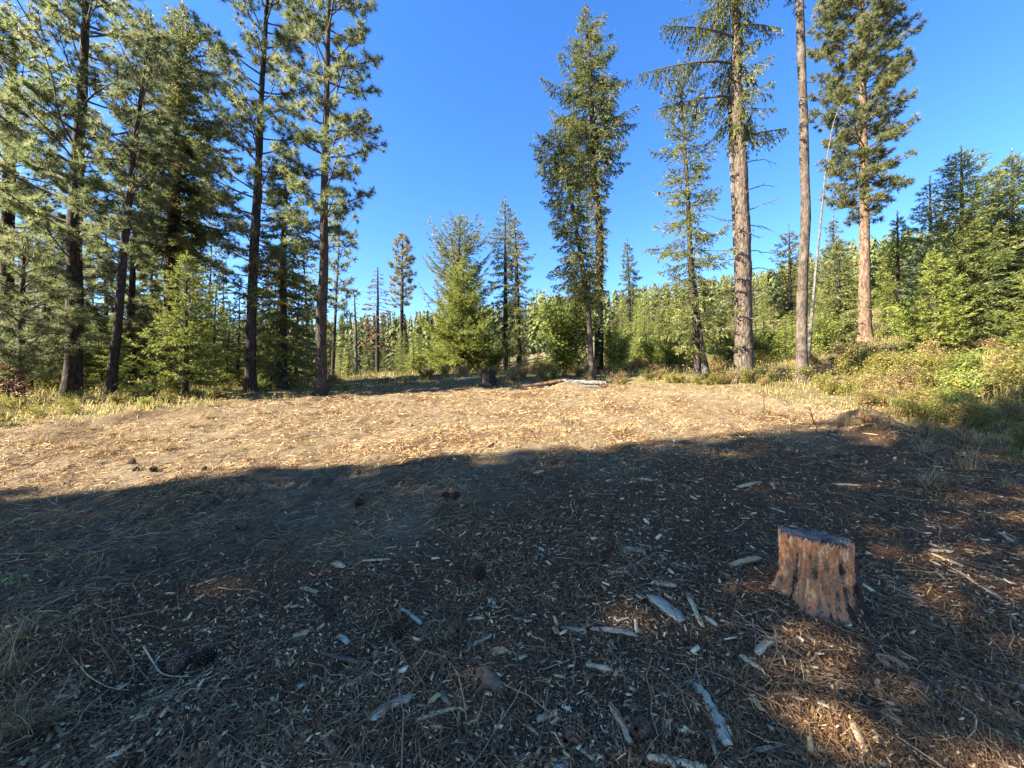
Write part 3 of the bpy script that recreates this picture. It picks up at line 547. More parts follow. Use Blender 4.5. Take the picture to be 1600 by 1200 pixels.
for k, py in enumerate(range(200, 520, 13)):
    h = pt(0, py, 18)[2]; phi = [-1.2, -2.0, -1.6, -0.3, -2.7][k % 5] + .2 * math.sin(k * 3); dead_branch(r5, tx5(h) + tr5(h) * .85 * np.array((math.cos(phi), math.sin(phi), 0)), phi, .22 + .1 * math.sin(k * 7), .1, g5, r=.018, mat='twig', fork=False)
T('fir_tree', 'dark-topped full fir on the bank, tallest of the bright fir clump', 'tree', 14,
  [(1505, 575, 6), (1504, 430, 4), (1503, 300, 2), (1502, 238, 0.7)], [(548, 70, 68), (480, 70, 70), (400, 58, 60), (330, 38, 42), (290, 26, 30), (262, 22, 26), (240, 3, 3)], 'fir', 150, 'fir_mid', 'bark_dark', seed=26, dens=14, ls=1.05, droop=.2, elev=(.05, .6), npc=3)
T('fir_tree', 'pale bluish fir half hidden behind the dark-topped full fir', 'tree', 18,
  [(1456, 560, 5), (1455, 400, 3), (1453, 288, 0.8)], [(520, 44, 44), (400, 34, 36), (330, 22, 24), (290, 3, 3)], 'fir', 76, 'fir_blue', 'bark_dark', seed=27, dens=11, ls=1.4)
T('fir_tree', 'broad green fir behind the dark-topped fir, cut by the photo edge', 'tree', 15,
  [(1582, 575, 6), (1582, 400, 4), (1581, 245, 0.8)], [(540, 66, 70), (440, 68, 70), (350, 52, 52), (290, 30, 30), (248, 4, 4)], 'fir', 140, 'fir_mid', 'bark_dark', seed=28, dens=13, ls=1.2, droop=.15, elev=(.1, .6))
T('fir_tree', 'yellow-green fir nearest on the bank, only its sunlit boughs reaching into view', 'tree', 10.8,
  [(1650, 600, 5), (1650, 470, 3), (1650, 350, 0.8)], [(585, 72, 72), (520, 68, 68), (450, 48, 48), (390, 22, 22), (352, 3, 3)], 'fir', 84, 'fir_light', 'bark_dark', seed=29, dens=13, ls=0.9, droop=.2, elev=(.05, .6))
T('fir_tree', 'yellow-green low fir at the foot of the dark-topped fir, sweeping to the brush', 'tree', 12.8,
  [(1462, 575, 4), (1461, 480, 2.5), (1460, 395, 0.7)], [(560, 52, 48), (500, 44, 44), (440, 24, 26), (398, 3, 3)], 'fir', 70, 'fir_light', 'bark_dark', seed=30, dens=13, ls=0.95, droop=.15)
T('fir_tree', 'pale young fir in the thicket between the orange-barked pine and the mottled trunk', 'tree', 19,
  [(1312, 560, 4), (1311, 470, 2.4), (1310, 378, 0.7)], [(545, 38, 38), (490, 36, 36), (430, 22, 22), (380, 3, 3)], 'fir', 74, 'fir', 'bark_dark', seed=33, dens=11, ls=1.4)
T('fir_tree', 'ragged dark-hearted conifer peeping out beside the mottled bare trunk', 'tree', 22,
  [(1236, 565, 4), (1235, 470, 3), (1233, 364, 0.8)], [(540, 26, 26), (470, 26, 28), (410, 26, 22), (385, 18, 18), (364, 3, 3)], 'fir', 60, 'fir', 'bark_dark', seed=34, dens=10, ls=1.5)
T('fir_tree', 'pale bluish thin fir far behind the white leaning pole', 'tree', 40,
  [(1303, 500, 3), (1303, 420, 2), (1302, 345, 0.7)], [(470, 22, 24), (420, 22, 24), (380, 14, 14), (346, 2, 2)], 'fir', 54, 'fir_blue', 'bark_dark', seed=35, dens=8, ls=2.4)
T('fir_tree', 'pale sunlit fir in the thicket just past the orange-barked pine', 'tree', 21,
  [(1405, 545, 4), (1404, 450, 2.5), (1402, 340, 0.8)], [(525, 40, 40), (450, 36, 36), (390, 22, 22), (342, 3, 3)], 'fir', 74, 'fir_light', 'bark_dark', seed=36, dens=11, ls=1.5)

# broad-leaved bush in front of the tallest fir
def leafy(name, label, cat, d, px, py, W_, H_, nleaf, leaf, size, seed, group=None, at=None, stems=9):
    g = np.random.default_rng(seed)
    if at is None: x = (px - 800) / F * d; base = np.array((x, d, gz1(x, d) - .03))
    else: base = np.array(at)
    root = thing(name, label, cat, base, group)
    st = MB(); mb = MB(); C = []
    for k in range(stems):
        ph = g.uniform(0, 6.28); t = np.linspace(0, 1, 7); o = np.array((math.cos(ph), math.sin(ph), 0)); R = W_ * g.uniform(.25, 1.0); h = H_ * g.uniform(.6, 1.0)
        P = (t ** 1.3)[:, None] * o * R * .8 + np.array((0, 0, 1)) * (h * t)[:, None] + g.normal(0, .02 * H_, (7, 3)) * t[:, None]
        st.tube(P, .012 * H_ * (1 - .8 * t), 4, .3)
        for j in range(nleaf // stems // 14):
            u = g.uniform(.12, 1); p = np.array([np.interp(u, t, P[:, c]) for c in range(3)]); dd = norm(g.normal(size=3) + o * .5 + np.array((0, 0, .3))); ln = .3 * W_ * g.uniform(.5, 1.3)
            st.tube(np.stack([p, p + dd * ln]), [.004 * H_, .002 * H_], 3, .4, cap=False)
            C.append(p + dd * ln * np.linspace(.15, 1.05, 14)[:, None] + g.normal(0, size * 1.1, (14, 3)))
    C = np.concatenate(C); C[:, 2] = np.maximum(C[:, 2], .04); nn = len(C)
    D = unit(nn, g); D[:, 2] *= .5; D = norm(D + np.array((0, 0, -.15))); s = norm(np.cross(D, unit(nn, g))); L = size * g.uniform(.6, 1.3, (nn, 1))
    A0 = C; A1 = C + D * L * .5 + s * L * .33; A2 = C + D * L; A3 = C + D * L * .5 - s * L * .33
    v = np.clip(.45 + .25 * vnoise(C[:, 0], C[:, 1], C[:, 2], sc=.35 * W_, seed=seed) + g.normal(0, .15, nn), 0, 1)
    mb.add(np.stack([A0, A1, A2, A3], 1).reshape(-1, 3), np.arange(nn * 4).reshape(nn, 4), v)
    st.obj('stems', M['twig'], root, kind='stuff'); mb.obj('crown', M[leaf], root)
    return root
BUSH = leafy('leafy_bush', 'tall rounded light-green broad-leaved bush in front of the tallest fir', 'bush', 18, 886, 588, 2.0, 4.1, 8200, 'broadleaf', .145, 41, stems=26)

# ------------------------------------------------------------------ prototypes, then copies of them
def proto(name, cat, H, Rb, cb, kind, nl, leaf, seed, bark='bark_dark', rt=0.1, power=0.9, **kw):
    g = np.random.default_rng(seed); root = thing(name, name, cat, (0, 0, 0))
    zs = np.linspace(0, H, 12); P = np.stack([.02 * H * np.sin(zs / H * 2 + seed), .02 * H * np.cos(zs / H * 2.3 + seed), zs], 1); P[:, :2] -= P[0, :2]
    t = MB(); t.tube(P, rt * (1 - zs / H) + .012, 8, .5); t.obj('trunk', M[bark], root, smooth=True)
    mb, wd = MB(), MB(); ph = 0; el = kw.pop('elev', (-.1, .6))
    for i in range(nl):
        f = (i + g.uniform(.1, .9)) / nl; h = H * (cb + (1 - cb) * f); ph += 2.4 + g.normal(0, .4)
        L = max(.08, Rb * (1 - f) ** power * g.uniform(.6, 1.15) * min(1, (f + .12) * 4)); P0 = np.array([np.interp(h, zs, P[:, 0]), np.interp(h, zs, P[:, 1]), h])
        (pine_limb if kind == 'pine' else fir_limb)(mb, P0, ph, L, el[0] + (el[1] - el[0]) * f, g, wd, **kw)
    wd.obj('branches', M['twig'], root, kind='stuff'); mb.obj('crown', M[leaf], root)
    return [root, H, False]
def put(pr, x, y, H, label, group, name=None, wide=1.0, sink=0.08):
    z = gz1(x, y) - sink; k = H / pr[1]; rz = random.uniform(0, 6.28)
    if not pr[2]:
        pr[2] = True; r = pr[0]; r.location = (x, y, z); r.rotation_euler = (0, 0, rz); r.scale = (k * wide, k * wide, k); r['label'] = label; r['group'] = group
    else: r = copy_thing(pr[0], (x, y, z), rz, (k * wide, k * wide, k), label, group)
    if name: r.name = name
    return r
FIRS = [proto('fir_tree', 'tree', 8, 1.9, .04, 'fir', 60, lf, 60 + i, dens=7, ls=2.0, npc=3, power=pw) for i, (lf, pw) in enumerate([('fir', .8), ('fir_dark', .9), ('fir_light', .75), ('fir_blue', .9), ('fir', .6), ('fir_light', .9)])]
PINES = [proto('pine_tree', 'tree', 9, 1.7, cb, 'pine', 40, lf, 70 + i, tuft_n=14, tuft_ln=.3, w=.04, side_n=4, power=.55, elev=(0, .7)) for i, (cb, lf) in enumerate([(.2, 'pine'), (.4, 'pine_olive')])]
BIG = [proto('fir_tree', 'tree', 15, 2.9, .06, 'fir', 120, 'fir', 81, rt=.2, dens=6, ls=3.2, npc=3, w=1.25, power=.7, droop=.4), proto('pine_tree', 'tree', 16, 2.7, .25, 'pine', 70, 'pine', 82, rt=.22, tuft_n=20, tuft_ln=.3, w=.04, side_n=4.5, power=.5)]
# the wood beside and behind the camera, outside the frame: it throws the shade over the near ground
Lx, Ly = math.cos(SUN_AZ), math.sin(SUN_AZ)
SHADE = []
for (ex, ey, H, wd) in [(-6.6, -.6, 14, .8), (-5.0, .4, 15, .75), (-3.4, 1.0, 13, .75), (-2.2, 2.4, 16, .65), (-0.6, 2.9, 15, .7), (0.6, 3.9, 17, .6), (2.2, 4.5, 16, .6), (3.7, 6.0, 18, .36), (5.4, 6.4, 18, .5), (8.0, 7.5, 20, .36), (11.5, 8.2, 21, .5), (9.3, 6.2, 20, .6), (13.5, 7.6, 21, .55), (16, 9.4, 22, .5)]:
    k = H / math.tan(SUN_EL) - 0.5; SHADE.append((ex - Lx * k, ey - Ly * k, H, wd))
gs = np.random.default_rng(12)
def shades(t_, x, y):                                     # does the crown of this tree stand between the sun and a spot on the ground
    tx, ty, H, wd = t_; dx, dy = x - tx, y - ty; t = dx * Lx + dy * Ly; h = (.12 * y + .3 + t * math.tan(SUN_EL)) / H
    return (t > 0) & (h > .08) & (h < 1) & (np.abs(dy * Lx - dx * Ly) < 2.3 * wd * H / 15 * np.clip(1 - h, 0, 1) ** .6)
qy = gs.uniform(1.2, 5.2, 1500); qx = gs.uniform(-1.35, 1.35, 1500) * qy; sel = qy < np.interp(qx, [-5, -3, 0, 1.5, 3, 6], [2.6, 3.4, 4.0, 5.0, 6.2, 7]); qx, qy = qx[sel], qy[sel]
lit = np.zeros(len(qx), int)
for t_ in SHADE: lit += shades(t_, qx, qy)
for k in range(4000):                                     # the rest of that wood, standing wherever it leaves too much sun
    t = gs.uniform(7, 30); off = gs.uniform(-13, -2.8); x, y = -1.0 - Lx * t - Ly * off, 4.0 - Ly * t + Lx * off; H = gs.uniform(12, 17); c_ = (x, y, H, .8)
    if y > .4 * abs(x) - 1.5 or math.hypot(x, y) < 5 or min(math.hypot(x - q[0], y - q[1]) for q in SHADE) < 1.7: continue
    n_ = shades(c_, qx, qy)
    if n_.sum() > 30 and (n_ & (lit < 2)).sum() > .38 * n_.sum(): SHADE.append(c_); lit += n_
    if (lit > 1).mean() > .95: break
SHADE.append((-13.2, 5.4, 4.6, .4))
for k, (x, y, H, wd) in enumerate(SHADE):
    put(BIG[1 if k % 3 else 0], x, y, H, 'tall conifer outside the picture whose crown shades the near ground', 'conifers beside the camera that throw the shade', wide=wd)
# woods behind the grove, the thicket past the clearing and the trees on the far slope
_tp = ([480, 560, 640, 720, 800, 880, 960, 1040, 1120, 1200, 1290, 1400, 1500, 1600, 1750], [500, 494, 489, 480, 472, 463, 456, 442, 434, 426, 385, 365, 350, 340, 330])
gb = np.random.default_rng(33)
def band(n_, px0, px1, d0, d1, top, label, group, protos, wide=(.85, 1.2), mn=1.2):
    for k in range(n_):
        px = gb.uniform(px0, px1); d = math.exp(gb.uniform(math.log(d0), math.log(d1))); x = (px - 800) / F * d
        ty = top(px) + gb.uniform(-12, 45); H = max(mn, pt(px, ty, d)[2] - gz1(x, d)); H = min(H, 19)
        put(protos[int(gb.integers(len(protos)))], x, d, H, label, group, wide=gb.uniform(*wide) * (1.0 if H < 9 else .8))
band(28, -60, 520, 17, 34, lambda p: 350 + 60 * math.sin(p * .02), 'tree of the shadowy wood crowded behind the front grove', 'trees crowded behind the front grove', [FIRS[0], FIRS[2], FIRS[4], PINES[0], PINES[0]])
band(30, -60, 490, 12.8, 18, lambda p: 455 + 30 * math.sin(p * .05), 'low young conifer under the front grove', 'low young conifers under the grove', [FIRS[0], FIRS[2], FIRS[4], FIRS[5]])
band(34, 520, 960, 36, 62, lambda p: np.interp(p, *_tp) + 28, 'conifer of the distant middle wood past the field', 'conifers of the distant middle wood', [FIRS[0], FIRS[2], FIRS[4], FIRS[5], PINES[0], PINES[1]])
band(30, 620, 960, 22, 34, lambda p: 516, 'small bright conifer in the belt past the yellow grass', 'small bright conifers past the yellow grass', [FIRS[2], FIRS[5], FIRS[0]])
band(60, 945, 1240, 17, 30, lambda p: 478, 'bright young conifer in the sunny thicket between the leafy bush and the mottled trunk', 'bright young conifers of the sunny thicket', [FIRS[2], FIRS[5], FIRS[2], FIRS[5], PINES[0]])
band(26, 950, 1300, 32, 60, lambda p: np.interp(p, *_tp) + 14, 'conifer on the slope rising behind the sunny thicket', 'conifers on the slope behind the thicket', [FIRS[0], FIRS[2], FIRS[4], FIRS[5], PINES[0], PINES[1]])
band(26, 1280, 1680, 19, 38, lambda p: 412, 'green conifer in the thicket behind the orange-barked pine and the bright firs', 'conifers of the bank thicket', [FIRS[0], FIRS[2], FIRS[5], FIRS[4], FIRS[3]])
for pr in FIRS + PINES + BIG:
    if not pr[2]: put(pr, -20, -12, pr[1], 'tall conifer outside the picture whose crown shades the near ground', 'conifers beside the camera that throw the shade')
for px, d, k in [(962, 19, .62), (1010, 21, .55), (1050, 18, .5), (1078, 23, .6), (1125, 18.5, .5), (1190, 17.5, .48), (1215, 21, .55), (1030, 26, .7), (655, 27, .5), (690, 28, .6), (772, 24, .5), (1285, 17, .5), (1425, 17.5, .5)]:
    x = (px - 800) / F * d; copy_thing(BUSH, (x, d, gz1(x, d) - .1), px * .7, (k, k, k * .9), 'light green broad-leaved bush of the thicket, %s' % {962: 'just past the leafy bush', 1010: 'on the slope side of the lopsided fir', 1050: 'before the thin-crowned fir', 1078: 'behind the thin-crowned fir', 1125: 'between thin-crowned fir and thick rough trunk', 1190: 'just past the thick rough trunk', 1215: 'between thick rough trunk and mottled trunk', 1030: 'largest and farthest of them', 655: 'beside the slim single pine', 690: 'beside the broad bright fir', 772: 'at the foot of the slender twins', 1285: 'by the white leaning pole', 1425: 'between orange-barked pine and bluish fir'}[px])
# the forest on the hill, far off
def far_forest(n_):
    g = np.random.default_rng(90); mb = MB()
    for k in range(n_):
        px = g.uniform(-250, 1900); d = math.exp(g.uniform(math.log(50), math.log(230))); x = (px - 800) / F * d; z0 = float(terrain([x], [d])[0])
        tp = np.interp(px, *_tp) if px > 480 else 500; H = g.uniform(9, 17)
        zt = pt(px, tp + g.uniform(-6, 10), d)[2]; H = min(H, zt - z0)
        if H < 4: continue
        m_ = 115; f = g.random(m_) ** .8; ph = g.uniform(0, 6.28, m_); pw_ = [.8, .8, .55, .4, 1.0][k % 5]; wd_ = [.13, .16, .17, .15, .2][(k * 7) % 5]; lo_ = [0, 0, .3, .45, .1][(k * 3) % 5]; f = lo_ + (1 - lo_) * f; R = H * wd_ * g.uniform(.8, 1.2) * (1 - f) ** pw_ + .1
        o = np.stack([np.cos(ph), np.sin(ph), np.zeros(m_)], 1); C = np.stack([np.full(m_, x), np.full(m_, d), z0 + H * (.06 + .92 * f)], 1) + o * (R * g.uniform(.1, .5, m_))[:, None]
        s = np.stack([-np.sin(ph), np.cos(ph), np.zeros(m_)], 1) * (.11 + .15 * R)[:, None]; tip = C + o * (R * .55)[:, None] + np.array((0, 0, -1)) * (.22 * R + .2)[:, None]
        mb.tris(C - s + np.array((0, 0, .12)), C + s + np.array((0, 0, .16)), tip, np.clip(g.normal(.45, .12) + g.normal(0, .12, m_), 0, 1))
        mb.add(np.array([(x - .15, d, z0 - .5), (x + .15, d, z0 - .5), (x, d, z0 + H)]), [[0, 1, 2]], .1)
    mb.obj('hill_forest', M['fir_far'], None, kind='stuff', label='dark green forest covering the far hill', category='forest')
M['fir_far'] = leaf_mat('fir_needles_far', [(0, (0.057, 0.076, 0.029)), (0.5, (0.129, 0.147, 0.051)), (1, (0.244, 0.236, 0.084))], 0.35)
far_forest(2200)

# ------------------------------------------------------------------ undergrowth round the clearing
def shrub_proto(leaf, seed, H):
    r = leafy('shrub', 'shrub', 'shrub', 0, 0, 0, .42, H, 2600, leaf, .034, seed, at=(0, 0, 0), stems=11); return [r, 1.0, False]
SHR = [shrub_proto('shrub_green', 101, .6), shrub_proto('shrub_green', 102, .5), shrub_proto('shrub_tan', 103, .55), shrub_proto('shrub_tan', 104, .45), shrub_proto('broadleaf', 105, .6)]
gu = np.random.default_rng(55)
def shrub_at(px, d, k, pr, label, group): put(pr, (px - 800) / F * d, d, k, label, group, sink=.03)
def shrubs(n_, px0, px1, off0, off1, dens_fn, protos, k0, k1, label, group):
    c = 0; t = 0
    while c < n_ and t < n_ * 40:
        t += 1; px = gu.uniform(px0, px1); d = np.interp(px, _ex, _ed) + off0 + (off1 - off0) * gu.random() ** 1.3
        x = (px - 800) / F * d
        if gu.random() > dens_fn(x, d): continue
        shrub_at(px, d, gu.uniform(k0, k1) * float(.55 + .45 * sstep(.6, 4, d - np.interp(px, _ex, _ed))), protos[int(gu.integers(len(protos)))], label, group); c += 1
pn = lambda x, y: np.clip(.55 + .9 * float(vnoise([x], [y], sc=1.4, seed=31)[0]), .05, 1)
shrubs(26, -30, 470, .7, 3.4, pn, [SHR[0], SHR[1], SHR[0], SHR[4], SHR[3]], .6, 1.1, 'yellow-green leafy shrub at the foot of the front grove', 'yellow-green shrubs at the foot of the grove')
shrubs(16, 510, 800, .9, 6, pn, [SHR[0], SHR[1], SHR[3]], .6, 1.05, 'low yellow-green shrub in the grassy strip past the field', 'low shrubs in the grassy strip past the field')
shrubs(56, 800, 1130, .2, 6, pn, [SHR[0], SHR[2], SHR[3], SHR[1], SHR[2]], .7, 1.35, 'yellow or tan shrub in the brush around the leafy bush and pale log', 'yellow and tan shrubs around the pale log')
shrubs(70, 1130, 1700, .8, 8.5, pn, [SHR[0], SHR[2], SHR[3], SHR[1], SHR[2]], .8, 1.5, 'leafy shrub on the brushy bank below the bright firs', 'leafy shrubs on the bank below the bright firs')
shrubs(44, 1360, 1720, .7, 5.5, pn, [SHR[0], SHR[1], SHR[4], SHR[1]], .8, 1.4, 'leafy shrub on the brushy bank below the bright firs', 'leafy shrubs on the bank below the bright firs')
for pr in SHR:
    if not pr[2]: shrub_at(1300, 10, 1, pr, 'leafy shrub on the brushy bank below the bright firs', 'leafy shrubs on the bank below the bright firs')
def grass():
    g = np.random.default_rng(66); X, Y = [], []
    n0 = 230000; px = g.uniform(-120, 1720, n0); d = np.exp(g.uniform(math.log(1.6), math.log(34), n0)); x = (px - 800) / F * d
    e = edge_dist(x, d); tuf = vnoise(x, d, sc=.35, seed=41)
    keep = (e > -.15 + .25 * tuf) & (g.random(n0) < np.clip(.55 + .8 * tuf, .08, 1) * np.where(px > 1150, 1, .75))
    x, y = x[keep], d[keep]; m_ = len(x); z = gz(x, y) - .01
    h = g.uniform(.10, .5, m_) * (.45 + .55 * sstep(.3, 3.5, edge_dist(x, y))) * np.clip(.75 + .5 * vnoise(x, y, sc=1.2, seed=43), .3, 1.4) * sstep(-.3, .6, edge_dist(x, y) + .25); h = np.maximum(h, .06)
    w = (.0022 + .00042 * np.hypot(x, y))
    ph = g.uniform(0, 6.28, m_); o = np.stack([np.cos(ph), np.sin(ph), np.zeros(m_)], 1); s = np.stack([-np.sin(ph), np.cos(ph), np.zeros(m_)], 1) * w[:, None]
    B = np.stack([x, y, z], 1); lean = g.uniform(.15, 1.1, m_)[:, None]; up = np.array((0, 0, 1.0))
    P1 = B + o * lean * .35 * h[:, None] + up * .6 * h[:, None]; P2 = B + o * lean * h[:, None] + up * (h * (1 - .45 * lean[:, 0] ** 1.5).clip(.3))[:, None]
    v = np.clip(.42 + .35 * vnoise(x, y, sc=1.6, seed=44) + g.normal(0, .18, m_), 0, 1)
    mb = MB(); mb.add(np.stack([B - s, B + s, P1 + s * .7, P1 - s * .7, P2], 1).reshape(-1, 3), np.arange(m_)[:, None] * 5 + np.array((0, 1, 2, 3)), v)
    V = np.stack([P1 - s * .7, P1 + s * .7, P2], 1).reshape(-1, 3); mb.add(V, np.arange(m_ * 3).reshape(m_, 3), v)
    mb.obj('dry_grass', M['grass'], None, kind='stuff', label='dry yellow grass growing along the edge of the clearing', category='grass')
grass()
def cover():                                              # low leafy growth between the shrubs, too mixed to count
    g = np.random.default_rng(67); n0 = 110000
    px = g.uniform(-150, 1750, n0); d = np.exp(g.uniform(math.log(4), math.log(30), n0)); x = (px - 800) / F * d; e = edge_dist(x, d); q = vnoise(x, d, sc=.7, seed=51)
    keep = (e > .15) & (g.random(n0) < np.clip(.35 + .9 * q, 0.03, 1)); x, y = x[keep], d[keep]; m_ = len(x)
    z = gz(x, y) + g.random(m_) ** 1.5 * .42 * np.clip(.7 + q[keep], .2, 1.5) * (.4 + .6 * sstep(.3, 3.5, e[keep])); C = np.stack([x, y, z], 1)
    D = unit(m_, g); D[:, 2] *= .4; D = norm(D); s = norm(np.cross(D, unit(m_, g))); L = (.026 + .0021 * y)[:, None] * g.uniform(.7, 1.3, (m_, 1))
    v = np.clip(.5 + .3 * vnoise(x, y, sc=1.1, seed=52) + g.normal(0, .2, m_), 0, 1); mb = MB()
    mat = (vnoise(x, y, sc=1.8, seed=53) + g.normal(0, .25, m_) + .25 * sstep(-2, 8, x) > .15).astype(int)
    for k in (0, 1):
        q_ = mat == k; c, d_, s_, l_ = C[q_], D[q_], s[q_], L[q_]
        mb.add(np.stack([c, c + d_ * l_ * .5 + s_ * l_ * .33, c + d_ * l_, c + d_ * l_ * .5 - s_ * l_ * .33], 1).reshape(-1, 3), np.arange(q_.sum() * 4).reshape(-1, 4), v[q_], k)
    mb.obj('undergrowth', [M['shrub_green'], M['shrub_tan']], None, kind='stuff', label='low leafy undergrowth between the shrubs round the clearing', category='undergrowth')
cover()

# ------------------------------------------------------------------ litter on the ground
M['needle_litter'] = plain_var('fallen_needles', [(0, (0.06, 0.03, 0.013)), (0.4, (0.21, 0.112, 0.047)), (0.75, (0.47, 0.3, 0.125)), (1, (0.66, 0.49, 0.26))])
M['twig_dry'] = plain_var('dead_twigs', [(0, (0.043, 0.026, 0.015)), (0.7, (0.186, 0.114, 0.063)), (1, (0.400, 0.273, 0.152))])
M['chip_litter'] = plain_var('wood_chips', [(0, (0.045, 0.023, 0.011)), (0.45, (0.16, 0.085, 0.038)), (0.7, (0.34, 0.2, 0.088)), (0.88, (0.58, 0.39, 0.18)), (1, (0.72, 0.56, 0.33))])
M['wood_pale'] = wood_mat('pale_wood', [(0, (0.413, 0.263, 0.123)), (1, (0.717, 0.512, 0.278))])
M['wood_grey'] = wood_mat('grey_wood', [(0, (0.180, 0.132, 0.082)), (1, (0.462, 0.354, 0.230))])
M['wood_blue'] = wood_mat('weathered_blue_grey_wood', [(0, (0.280, 0.244, 0.157)), (1, (0.494, 0.459, 0.315))])
M['wood_brown'] = wood_mat('brown_wood', [(0, (0.086, 0.055, 0.035)), (1, (0.286, 0.182, 0.111))])
M['wood_orange'] = wood_mat('orange_wood', [(0, (0.2, 0.1, 0.05)), (1, (0.42, 0.24, 0.13))])
def scatter(n_, d0, d1, a, g):                             # more per square metre near the camera
    u = g.random(n_); y = (d0 ** (1 - a) + u * (d1 ** (1 - a) - d0 ** (1 - a))) ** (1 / (1 - a)); x = g.uniform(-1.42, 1.42, n_) * y
    return x, y
def lay(n_, d0, d1, a, g, keepf):
    x, y = scatter(n_, d0, d1, a, g); k = g.random(n_) < keepf(x, y); return x[k], y[k]
def litter():
    g = np.random.default_rng(77)
    mb = MB()
    x, y = lay(270000, 1.05, 14, 0.75, g, lambda x, y: (edge_dist(x, y) < .35) * (1 - .35 * mulch(x, y)) * np.clip(.6 + .6 * vnoise(x, y, sc=.4, seed=61), .1, 1) * np.clip(.8 + .6 * vnoise(x, y, sc=1.2, seed=66), .45, 1))
    m_ = len(x); mu = mulch(x, y); L = g.uniform(.03, .10, m_) * (1 + .025 * y); w = .0007 + .00034 * y
    # needles lie mostly along the ridges of the field, at random on the mulch
    ph = np.where(g.random(m_) < .45 * (1 - mu), math.radians(32) + g.normal(0, .5, m_), g.uniform(0, 6.28, m_))
    o = np.stack([np.cos(ph), np.sin(ph)], 1); s = np.stack([-o[:, 1], o[:, 0]], 1); bend = g.normal(0, .12, m_)[:, None]
    A = np.stack([x, y], 1) - o * L[:, None] / 2; B = np.stack([x, y], 1) + s * bend * L[:, None]; C = np.stack([x, y], 1) + o * L[:, None] / 2
    za, zb, zc = [gz(p[:, 0], p[:, 1]) + q for p, q in ((A, .002 + g.random(m_) * .006), (B, .005 + g.random(m_) ** 3 * .03), (C, .002 + (g.random(m_) ** 4) * .05))]
    tl = g.normal(0, .5, m_) * w; up = np.abs(tl)
    mk = lambda p, z, sg, wd: np.concatenate([p + s * (sg * wd * w)[:, None], (z + sg * tl * 1.2)[:, None]], 1)
    V = np.stack([mk(A, za, -1, .6), mk(A, za, 1, .6), mk(B, zb, 1, 1), mk(B, zb, -1, 1), mk(C, zc, 1, .4), mk(C, zc, -1, .4)], 1).reshape(-1, 3)
    i = np.arange(m_)[:, None] * 6; v = np.clip(g.normal(.5, .22, m_) - .08 * mu - .14 * sstep(6, 3, y) + .12 * vnoise(x, y, sc=.5, seed=62), 0, 1)  # needles near the camera get a darker tone, deepening the shade by colour
    Fc = np.concatenate([i + np.array((0, 1, 2, 3)), i + np.array((3, 2, 4, 5))]); mb.add(V, Fc, np.concatenate([v, v]))
    mb.obj('needle_litter', M['needle_litter'], None, kind='stuff', label='fallen dry needles and straw lying over the clearing', category='litter')
    mb = MB()
    x, y = lay(26000, 1.05, 9, 1.2, g, lambda x, y: (edge_dist(x, y) < .1) * (.06 + .94 * mulch(x, y)) * np.clip(.65 + .5 * vnoise(x, y, sc=.5, seed=63), .1, 1))
    m_ = len(x); big = g.random(m_) ** 5; L = (.010 + .026 * g.random(m_) ** 2 + .028 * big) * (1 + .09 * y); wd = L * g.uniform(.12, .45, m_); th = L * g.uniform(.06, .2, m_)
    ph = g.uniform(0, 6.28, m_); pit = g.normal(0, .28, m_); rol = g.normal(0, .5, m_)
    ex = np.stack([np.cos(ph) * np.cos(pit), np.sin(ph) * np.cos(pit), np.sin(pit)], 1); ey = norm(np.stack([-np.sin(ph), np.cos(ph), rol], 1)); ez = np.cross(ex, ey)
    Cc = np.stack([x, y, gz(x, y) + .3 * wd + g.random(m_) ** 3 * .012], 1); V = []
    for (a, b_, c) in [(-1, -1, -1), (1, -.5, -1), (.85, .8, -1), (-.8, 1, -1), (-1, -.8, 1), (.9, -.6, 1), (.75, .6, 1), (-.9, .7, 1)]:
        jit = g.uniform(.75, 1.2, (3, m_)); V.append(Cc + ex * (a * L / 2 * jit[0])[:, None] + ey * (b_ * wd / 2 * jit[1])[:, None] + ez * (c * th / 2 * jit[2])[:, None])
    V = np.stack(V, 1).reshape(-1, 3); i = np.arange(m_)[:, None] * 8; qs = [(4, 5, 6, 7), (0, 1, 5, 4), (1, 2, 6, 5), (2, 3, 7, 6), (3, 0, 4, 7)]
    v = np.clip(np.where(g.random(m_) < .2, g.normal(.84, .12, m_), g.normal(.42, .2, m_)), 0, 1)
    mb.add(V, np.concatenate([i + np.array(q) for q in qs]), np.tile(v, 5))
    x, y = lay(250000, 1.05, 10, 1.2, g, lambda x, y: (edge_dist(x, y) < .1) * (.05 + .95 * mulch(x, y)) * np.clip(.7 + .5 * vnoise(x, y, sc=.3, seed=64), .15, 1))
    m_ = len(x); L = (.004 + .016 * g.random(m_) ** 2) * (1 + .14 * y); wd = L * g.uniform(.12, .5, m_); ph = g.uniform(0, 6.28, m_); pit = g.normal(0, .35, m_); rol = g.normal(0, .6, m_)
    ex = np.stack([np.cos(ph) * np.cos(pit), np.sin(ph) * np.cos(pit), np.sin(pit)], 1); ey = norm(np.stack([-np.sin(ph), np.cos(ph), rol], 1)); C = np.stack([x, y, gz(x, y) + .3 * wd + .2 * L * np.abs(np.sin(pit)) + g.random(m_) ** 3 * .010], 1)
    a_, b_ = ex * (L / 2)[:, None], ey * (wd / 2)[:, None]; v = np.clip(np.where(g.random(m_) < .27, g.normal(.84, .12, m_), g.normal(.47, .2, m_)), 0, 1)
    mb.add(np.stack([C - a_ - b_ * .6, C + a_ * .9 - b_, C + a_ + b_ * .5, C - a_ * .8 + b_], 1).reshape(-1, 3), np.arange(m_ * 4).reshape(m_, 4), v)
